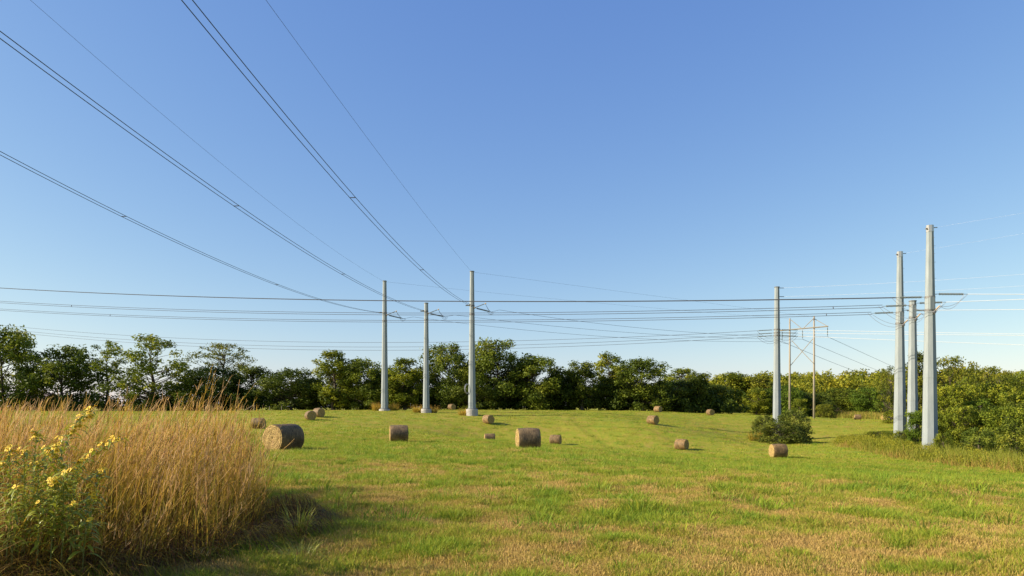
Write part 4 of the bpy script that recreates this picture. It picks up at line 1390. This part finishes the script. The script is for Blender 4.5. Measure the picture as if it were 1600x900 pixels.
for key, apy, dv, obs, lab in LEFT:
    e, p, H, rad = PL[key]
    za = CAMZ + (HY - apy) * p.y / F
    zl = za - p.z; r = rad(zl)
    dn = Vector((dv[0], dv[1], 0)).normalized()
    collar(e, zl, r); collar(e, zl - 1.6, rad(zl - 1.6))
    # dead-end towards the camera
    f, tm = fit_wire(Vector((p.x, p.y, za)), (dn.x, dn.y), obs, 200)
    side = Vector((-dn.y, dn.x, 0)).normalized()
    w0 = f(3.4)
    st = local(e, f(0.0)) + dn * (r * 0.9) + Vector((-0.5, 0, 0))
    ins = MB(); insulator(ins, st, local(e, w0), 0.13, 14)
    part(e, ins, 'insulator', M['insulator'])
    arm = MB(); arm.box(local(e, f(0)) + Vector((-r - 0.32, -0.1, 0.03)), (0.75, 0.22, 0.2))
    part(e, arm, 'bracket', M['dark_steel'])
    pts = sample(f, 3.4, 235, 70)
    ts = []
    for sp_px in {'a': (159, 419), 'b': (347, 535), 'c': (539, 657.5)}[key]:
        k = (sp_px - CX) / F; t = (k * p.y - p.x) / (dn.x - k * dn.y); ts.append((t - 3.4) / (235 - 3.4))
    cable(pts, 0.023, M['old_wire'], lab, side * 0.45, ts)
    # dead-end to the right, jumper and its post insulator
    (bx, by), ro = RIGHT_OF_LEFT[key]
    Bp = at(bx, by, HF_D - (bx - 1254) * 0.05)
    A = Vector((p.x, p.y, za + 0.02))
    full = span(A, Bp, ro)
    d2 = (full[1] - full[0]).normalized()
    s0 = A + d2 * (r + 0.05) + Vector((0, 0, -0.35)); s1 = A + d2 * (r + 3.3) + Vector((0, 0, (full[3] - full[0]).z * 0.3 - 0.45))
    ins = MB(); insulator(ins, local(e, s0), local(e, s1), 0.16, 14); part(e, ins, 'insulator', M['insulator'])
    full[0] = s1
    pts2 = [s1] + [q for q in full[1:] if (q - A).length > 5]
    cable(pts2, 0.026, M['old_wire'], 'cable from the %s field pole running right to the wooden frame' % {'a': 'left', 'b': 'middle', 'c': 'tallest'}[key])
    pi0 = local(e, A + Vector((r + 0.02, -0.25, -0.45))); pi1 = pi0 + Vector((1.9, -0.7, 0.62))
    ins = MB(); insulator(ins, pi0, pi1, 0.10, 10, 0.08); part(e, ins, 'post_insulator', M['insulator'])
    tip = MB(); tip.tube([pi1, pi1 + Vector((0.22, -0.05, 0.05))], 0.12, 8); tip.tube([pi0 - Vector((0.1, 0, 0)), pi0 + Vector((0.1, 0, 0.03))], 0.17, 8)
    part(e, tip, 'insulator_fitting', M['bracket'])
    for q in (0.0, 0.25):
        lp = MB(); lp.tube(loop_pts(pi1 + Vector((0.1, 0, 0)), local(e, s1) + Vector((q, 0, 0)), 0.25 + q), 0.022, 5); lp.tube(loop_pts(local(e, s1) + Vector((-0.4 - q, 0, 0)), local(e, s1) + Vector((0.5 - q, 0, 0.02)), 0.5), 0.022, 5)
        part(e, lp, 'jumper', M['old_wire'])

# wire coil hung on the tallest field pole
e, p, H, rad = PL['c']
zc = CAMZ + (HY - 607.5) * p.y / F - p.z
for k in range(3):
    mb = MB(); rr_ = 0.82 - 0.06 * k
    pts = [Vector((-rad(zc) - 0.25 + 0.05 * k + 0.55 * rr_ * math.cos(a), -0.35 - 0.03 * k + 0.3 * math.cos(a), zc + rr_ * 1.1 * math.sin(a))) for a in [2 * PI * i / 24 for i in range(25)]]
    mb.tube(pts, 0.04, 5)
    o = part(e, mb, 'cable_coil', M['wire'])

# shield wires of the left group
for key, obs, dv, lab in [('a', [(500, 375), (345, 255), (47.5, 0)], (-7.6, -96), 'thin wire from the left field pole top to the top border at left'),
                          ('c', [(600, 250), (500, 117.5), (416.5, 0)], (-6.0, -97), 'thin single wire from the top of the tallest field pole to the top border')]:
    e, p, H, rad = PL[key]
    A = Vector((p.x, p.y, p.z + H - 0.1))
    f, tm = fit_wire(A, dv, obs, 200)
    cable(sample(f, 0.3, 220, 60), 0.011, M['old_wire'], lab)
for key, B, obs, lab in [('a', at(1234, 498, HF_D), [(780, 458.7)], 'faint wire from the top of the left field pole to the wooden frame'),
                         ('c', at(1272, 495, HF_D - 3), [(900, 446)], 'faint wire from the top of the tallest field pole to the wooden frame')]:
    e, p, H, rad = PL[key]
    cable(span(Vector((p.x + 0.3, p.y, p.z + H - 0.1)), B, obs), 0.012, M['old_wire'], lab)

# --- right group
PR = {}
for key, px, D, top, r0, r1, lab in [
        ('a', 1406, 95, 393.5, 0.84, 0.36, 'second tallest grey pole at the right, left one of three by the thicket'),
        ('b', 1426, 87, 471, 0.68, 0.40, 'slim short grey pole standing between the two tall right poles'),
        ('c', 1453, 80, 352.5, 0.86, 0.37, 'tallest grey pole at the right, nearest of the three by the thicket')]:
    PR[key] = steel_pole(px, D, top, r0, r1, lab, 0.0, band=(key != 'b'))
CROSS = [
    ('c', 464, (-120, 41), [(1397, 465.7), (1100, 472), (780, 472), (580, 469.5), (400, 465), (200, 459), (0, 450.7)], (0.1, 0.42, 0.0), 0.055, 'topmost dark twin cable crossing the whole sky from the tallest right pole'),
    ('b', 477, (-120, 41), [(1370, 480), (1150, 486.8), (780, 491.7), (580, 490), (400, 486.2), (0, 472.2)], (0.03, 0.1, 0.33), 0.10, 'second dark twin cable crossing from the slim right pole to the left border'),
    ('a', 488, (-120, 41), [(1369, 489.3), (1150, 497.5), (780, 503.2), (580, 501.5), (400, 497.8), (0, 484.2)], (0.03, 0.1, 0.33), 0.10, 'third dark twin cable crossing from the second right pole to the left border'),
]
EAST = {'c': ([(1487, 459.5), (1600, 459.8)], 'pale cable leaving the tallest right pole to the right border'),
        'b': ([(1470, 472.7), (1600, 472.7)], 'pale cable from the slim right pole to the right border'),
        'a': ([(1462, 485.4), (1600, 491)], 'pale drooping cable from the second right pole to the right border')}
for key, apy, dv, obs, offs, spx, lab in CROSS:
    e, p, H, rad = PR[key]
    za = CAMZ + (HY - apy) * p.y / F; zl = za - p.z; r = rad(zl)
    dn = Vector((dv[0], dv[1], 0)).normalized()
    f, tm = fit_wire(Vector((p.x, p.y, za)), (dn.x, dn.y), obs, 300)
    for q in (zl - 0.05, zl - 1.55): collar(e, q, rad(q), 'collar')
    # raised plate on the shaft between the collars
    pl = MB(); pl.box((-0.15 * r, -r - 0.0, zl - 0.8), (0.5, 0.16, 1.5)); part(e, pl, 'backing_plate', M['steel'])
    ins = MB(); insulator(ins, local(e, f(r * 0.9)), local(e, f(r + 3.0)), 0.15, 16); part(e, ins, 'insulator', M['insulator'])
    pts = sample(f, r + 3.0, 235, 80)
    cable(pts, 0.036, M['old_wire'], lab, offs, (0.03, 0.62, spx + 0.86))
    # to the right
    eo, elab = EAST[key]
    g, tm = fit_wire(Vector((p.x, p.y, za + (0.35 if key == 'c' else 0.25))), (1.0, -0.3), eo, 200)
    st, en = g(r * 0.95), g(r + 3.3)
    ins = MB(); insulator(ins, local(e, st), local(e, en), 0.15, 16); part(e, ins, 'insulator', M['insulator'])
    cable(sample(g, r + 3.3, 110, 30), 0.033, M['sunlit_tone_wire'], elab)
    # jumper arm low on the shaft and the slack loops
    ja = Vector((0.30 * r, -0.95 * r, zl - 1.75)); jb = ja + Vector((0.58, -0.12, 0.62))
    am = MB(); am.tube([ja, jb], [0.09, 0.08], 8); part(e, am, 'jumper_arm', M['bracket'])
    jc = MB(); jc.tube([ja - Vector((0.12, 0.05, 0.25)), ja + Vector((0.1, 0.02, 0.0))], 0.2, 8); part(e, jc, 'arm_seat', M['dark_steel'])
    wl = local(e, f(r + 3.1))
    for q in (0.0, 0.4):
        lp = MB()
        lp.tube(loop_pts(wl + Vector((-q, 0, 0)), ja + Vector((-0.5 * r, -0.25, -0.05 - 0.35 * q)), 0.45 + q), 0.022, 5)
        lp.tube(loop_pts(jb + Vector((0, -0.05, 0)), local(e, en) + Vector((-q, 0, 0)), 0.55 + q), 0.022, 5)
        part(e, lp, 'jumper', M['wire'])
for key, obs, lab in [('c', [(1490, 351), (1560, 342.5)], 'faint wire from the top of the tallest right pole toward the right border'),
                      ('a', [(1435, 392.5), (1560, 380.6)], 'faint wire from the top of the second right pole toward the right border')]:
    e, p, H, rad = PR[key]
    f, tm = fit_wire(Vector((p.x + 0.4, p.y, p.z + H - 0.25)), (1.0, -0.3), obs, 200)
    cable(sample(f, 0.1, 90, 20), 0.005, M['sunlit_tone_wire'], lab)
    hk = MB(); hk.tube([(0.34, 0, H - 0.25), (0.85, -0.03, H - 0.22)], 0.05, 6); hk.tube([(-0.34, -0.1, H - 0.4), (-0.6, -0.15, H - 0.4)], 0.09, 6)
    part(e, hk, 'wire_clamp', M['dark_steel'])

# --- the lone pole in the middle distance
e, p, H, rad = PS = steel_pole(1214, 124, 449, 0.78, 0.42, 'lone grey steel pole rising out of the grey-olive bush', 0.0, band=False)
for apy, obs_l, obs_r, ll, lr in [
        (515, [(1200, 516), (919, 530.6), (750, 535.4), (400, 530.7), (0, 508.3)], [(1290, 516.6), (1600, 524.2)], 'upper thin dark cable sweeping from the lone pole to the left border', 'upper pale cable from the lone pole to the right border'),
        (520, [(1200, 521.6), (800, 541), (662, 542.6), (372, 537), (30, 517)], [(1254, 519.4), (1459, 524), (1600, 525.5)], 'middle thin dark cable sweeping from the lone pole to the left border', 'middle pale cable from the lone pole to the right border'),
        (524, [(1200, 522.7), (1031, 537.7), (806, 545.5), (730, 546.8), (378, 541.5), (40, 521.7)], [(1248, 524.2), (1397, 531.8), (1600, 539)], 'lowest thin dark cable sweeping from the lone pole to the left border', 'lowest pale cable from the lone pole to the right border')]:
    za = CAMZ + (HY - apy) * p.y / F; zl = za - p.z; r = rad(zl)
    f, tm = fit_wire(Vector((p.x, p.y, za)), (-120, 41), obs_l, 300)
    g, tm = fit_wire(Vector((p.x, p.y, za)), (1.0, -0.3), obs_r, 300)
    collar(e, zl, r)
    for h_ in (f, g):
        ins = MB(); insulator(ins, local(e, h_(r)), local(e, h_(r + 3.0)), 0.11, 12); part(e, ins, 'insulator', M['insulator'])
    cable(sample(f, r + 3.0, 270, 70), 0.032, M['old_wire'], ll)
    cable(sample(g, r + 3.0, 130, 30), 0.034, M['sunlit_tone_wire'], lr)
    jp = MB(); jp.tube(loop_pts(local(e, f(r + 2.9)), Vector((0, -r - 0.25, zl - 1.0)), 0.9), 0.022, 5); jp.tube(loop_pts(Vector((0, -r - 0.25, zl - 1.0)), local(e, g(r + 2.9)), 0.9), 0.022, 5)
    part(e, jp, 'jumper', M['old_wire'])
for apy, obs, lab in [(450, [(1445, 439), (1600, 428.4)], 'upper faint white wire from the top of the lone pole to the right border'),
                      (463.5, [(1445, 455), (1600, 446.6)], 'lower faint white wire from the upper part of the lone pole to the right border')]:
    A = at(1219, apy, 124)
    f, tm = fit_wire(A, (1.0, -0.3), obs, 200)
    cable(sample(f, 0.6, 120, 24), 0.013, M['sunlit_tone_wire'], lab)
    hk = MB(); hk.tube([local(e, A) + Vector((-0.3, 0, 0)), local(e, A) + Vector((0.7, 0, 0))], 0.06, 6); part(e, hk, 'wire_clamp', M['dark_steel'])

# --- wooden H-shaped frame behind the lone pole
e = empty('wooden_pylon', (hl + hr) / 2)
tag(e, 'slender two-legged wooden power pylon with cross braces behind the lone pole', 'pylon')
def L3(px, py, D): return local(e, at(px, py, D))
Dl, Dr = HF_D, HF_D - 3
for (q, px, top, D) in ((hl, 1234, 497.5, Dl), (hr, 1272, 494.5, Dr)):
    b = local(e, q) - Vector((0, 0, 0.5)); t = L3(px, top, D)
    MB().tube([b, t], [0.26, 0.17], 10).build('leg', M['wood'], e, smooth=True)
lx = lambda px: HF_D - 3 * (px - 1234) / 38.0
ca = L3(1214, 517, lx(1214)); cb = L3(1294, 509.8, lx(1294))
ax = (cb - ca); ang = math.atan2(ax.y, ax.x)
cm = MB()
for s in (-1, 1):
    o_ = Vector((-math.sin(ang), math.cos(ang), 0)) * 0.24 * s
    cm.tube([ca + o_, cb + o_], 0.12, 6)
    cm.build('crossarm', M['wood'], e); cm = MB()
def brace(a, b):
    MB().tube([a, b], 0.075, 6).build('brace', M['wood'], e)
off = Vector((0, -0.3, 0))
mid = L3(1253, 514.5, lx(1253))
brace(L3(1235, 500, Dl) + off, mid + off); brace(L3(1271, 497, Dr) + off, mid + off)
brace(L3(1236, 532, Dl) + off, L3(1271, 569, Dr) + off); brace(L3(1236, 571, Dl) - off, L3(1271, 529, Dr) - off)
brace(L3(1272, 497, Dr) - off, cb - off * 0.7)
for px, ty, by in ((1222, 517, 533.5), (1254, 515, 530), (1293, 510.5, 526)):
    mb = MB(); insulator(mb, L3(px, ty, lx(px)), L3(px, by, lx(px)), 0.12, 10); mb.build('insulator', M['insulator'], e)
for (px, py), (ex, ey), obs, w in (((1222, 533.5), (1385, 596), [(1324, 575.4)], 'left'), ((1254, 530), (1398, 590), [(1369, 577.6)], 'middle'), ((1293, 526), (1420, 584), [(1386, 568.6)], 'right')):
    A = at(px, py, lx(px)); B = at(ex, ey, 300)
    cable(span(A, B, obs), 0.04, M['old_wire'], 'dark cable from the %s hanger of the wooden pylon dropping behind the woods' % w)

# ------------------------------------------------------------------ barn and fence post at the left
p = on_ground(42, 215)
e = empty('barn', p)
tag(e, 'low barn with a faded reddish metal roof behind the golden grass', 'barn')
wz = 3.2
rz_t = CAMZ + (HY - 613) * 215 / F - p.z; rz_b = CAMZ + (HY - 621.5) * 215 / F - p.z
mb = MB(); mb.box((0, 4, rz_b / 2 - 0.1), (10.5, 7.6, rz_b)); mb.build('wall', M['siding'], e)
mb = MB(); mb._add([(-5.6, -0.3, rz_b - 0.1), (5.6, -0.3, rz_b - 0.1), (5.6, 4, rz_t), (-5.6, 4, rz_t), (-5.6, 8.3, rz_b - 0.1), (5.6, 8.3, rz_b - 0.1),
                    (-5.6, -0.3, rz_b - 0.25), (5.6, -0.3, rz_b - 0.25), (5.6, 4, rz_t - 0.15), (-5.6, 4, rz_t - 0.15), (-5.6, 8.3, rz_b - 0.25), (5.6, 8.3, rz_b - 0.25)],
                   [(0, 1, 2, 3), (3, 2, 5, 4), (7, 6, 9, 8), (8, 9, 10, 11), (0, 6, 7, 1), (4, 5, 11, 10), (0, 3, 9, 6), (3, 4, 10, 9), (1, 7, 8, 2), (2, 8, 11, 5)])
mb.build('roof', M['roof'], e)
for k in range(12):
    MB().box((-5.4 + k * 0.98, 1.85, (rz_b + rz_t) / 2 - 0.02), (0.06, math.hypot(4.3, rz_t - rz_b + 0.1), 0.06), Matrix.Rotation(math.atan2(rz_t - rz_b + 0.1, 4.3), 3, 'X')).build('roof_rib', M['roof'], e)
FP2 = 'fence posts along the back edge of the field'
for px, h, r, lab in ((397, 2.2, 0.14, 'grey wooden corner post of the fence right of the golden grass'), (421, 1.3, 0.09, 'short fence post under the dark trees right of the corner post'), (440, 1.3, 0.09, 'short fence post left of the two overlapping bales')):
    q = on_ground(px, 174)
    e = empty('fence_post', q)
    tag(e, lab, 'fence post', FP2)
    MB().tube([(0, 0, -0.3), (0.02, 0, h)], [r, r * 0.9], 8).build('post', M['post_wood'], e)
    if px == 397:
        MB().tube([(-2.6, -0.1, 0.1), (-0.1, -0.05, h * 0.72)], 0.08, 6).build('brace', M['post_wood'], e)
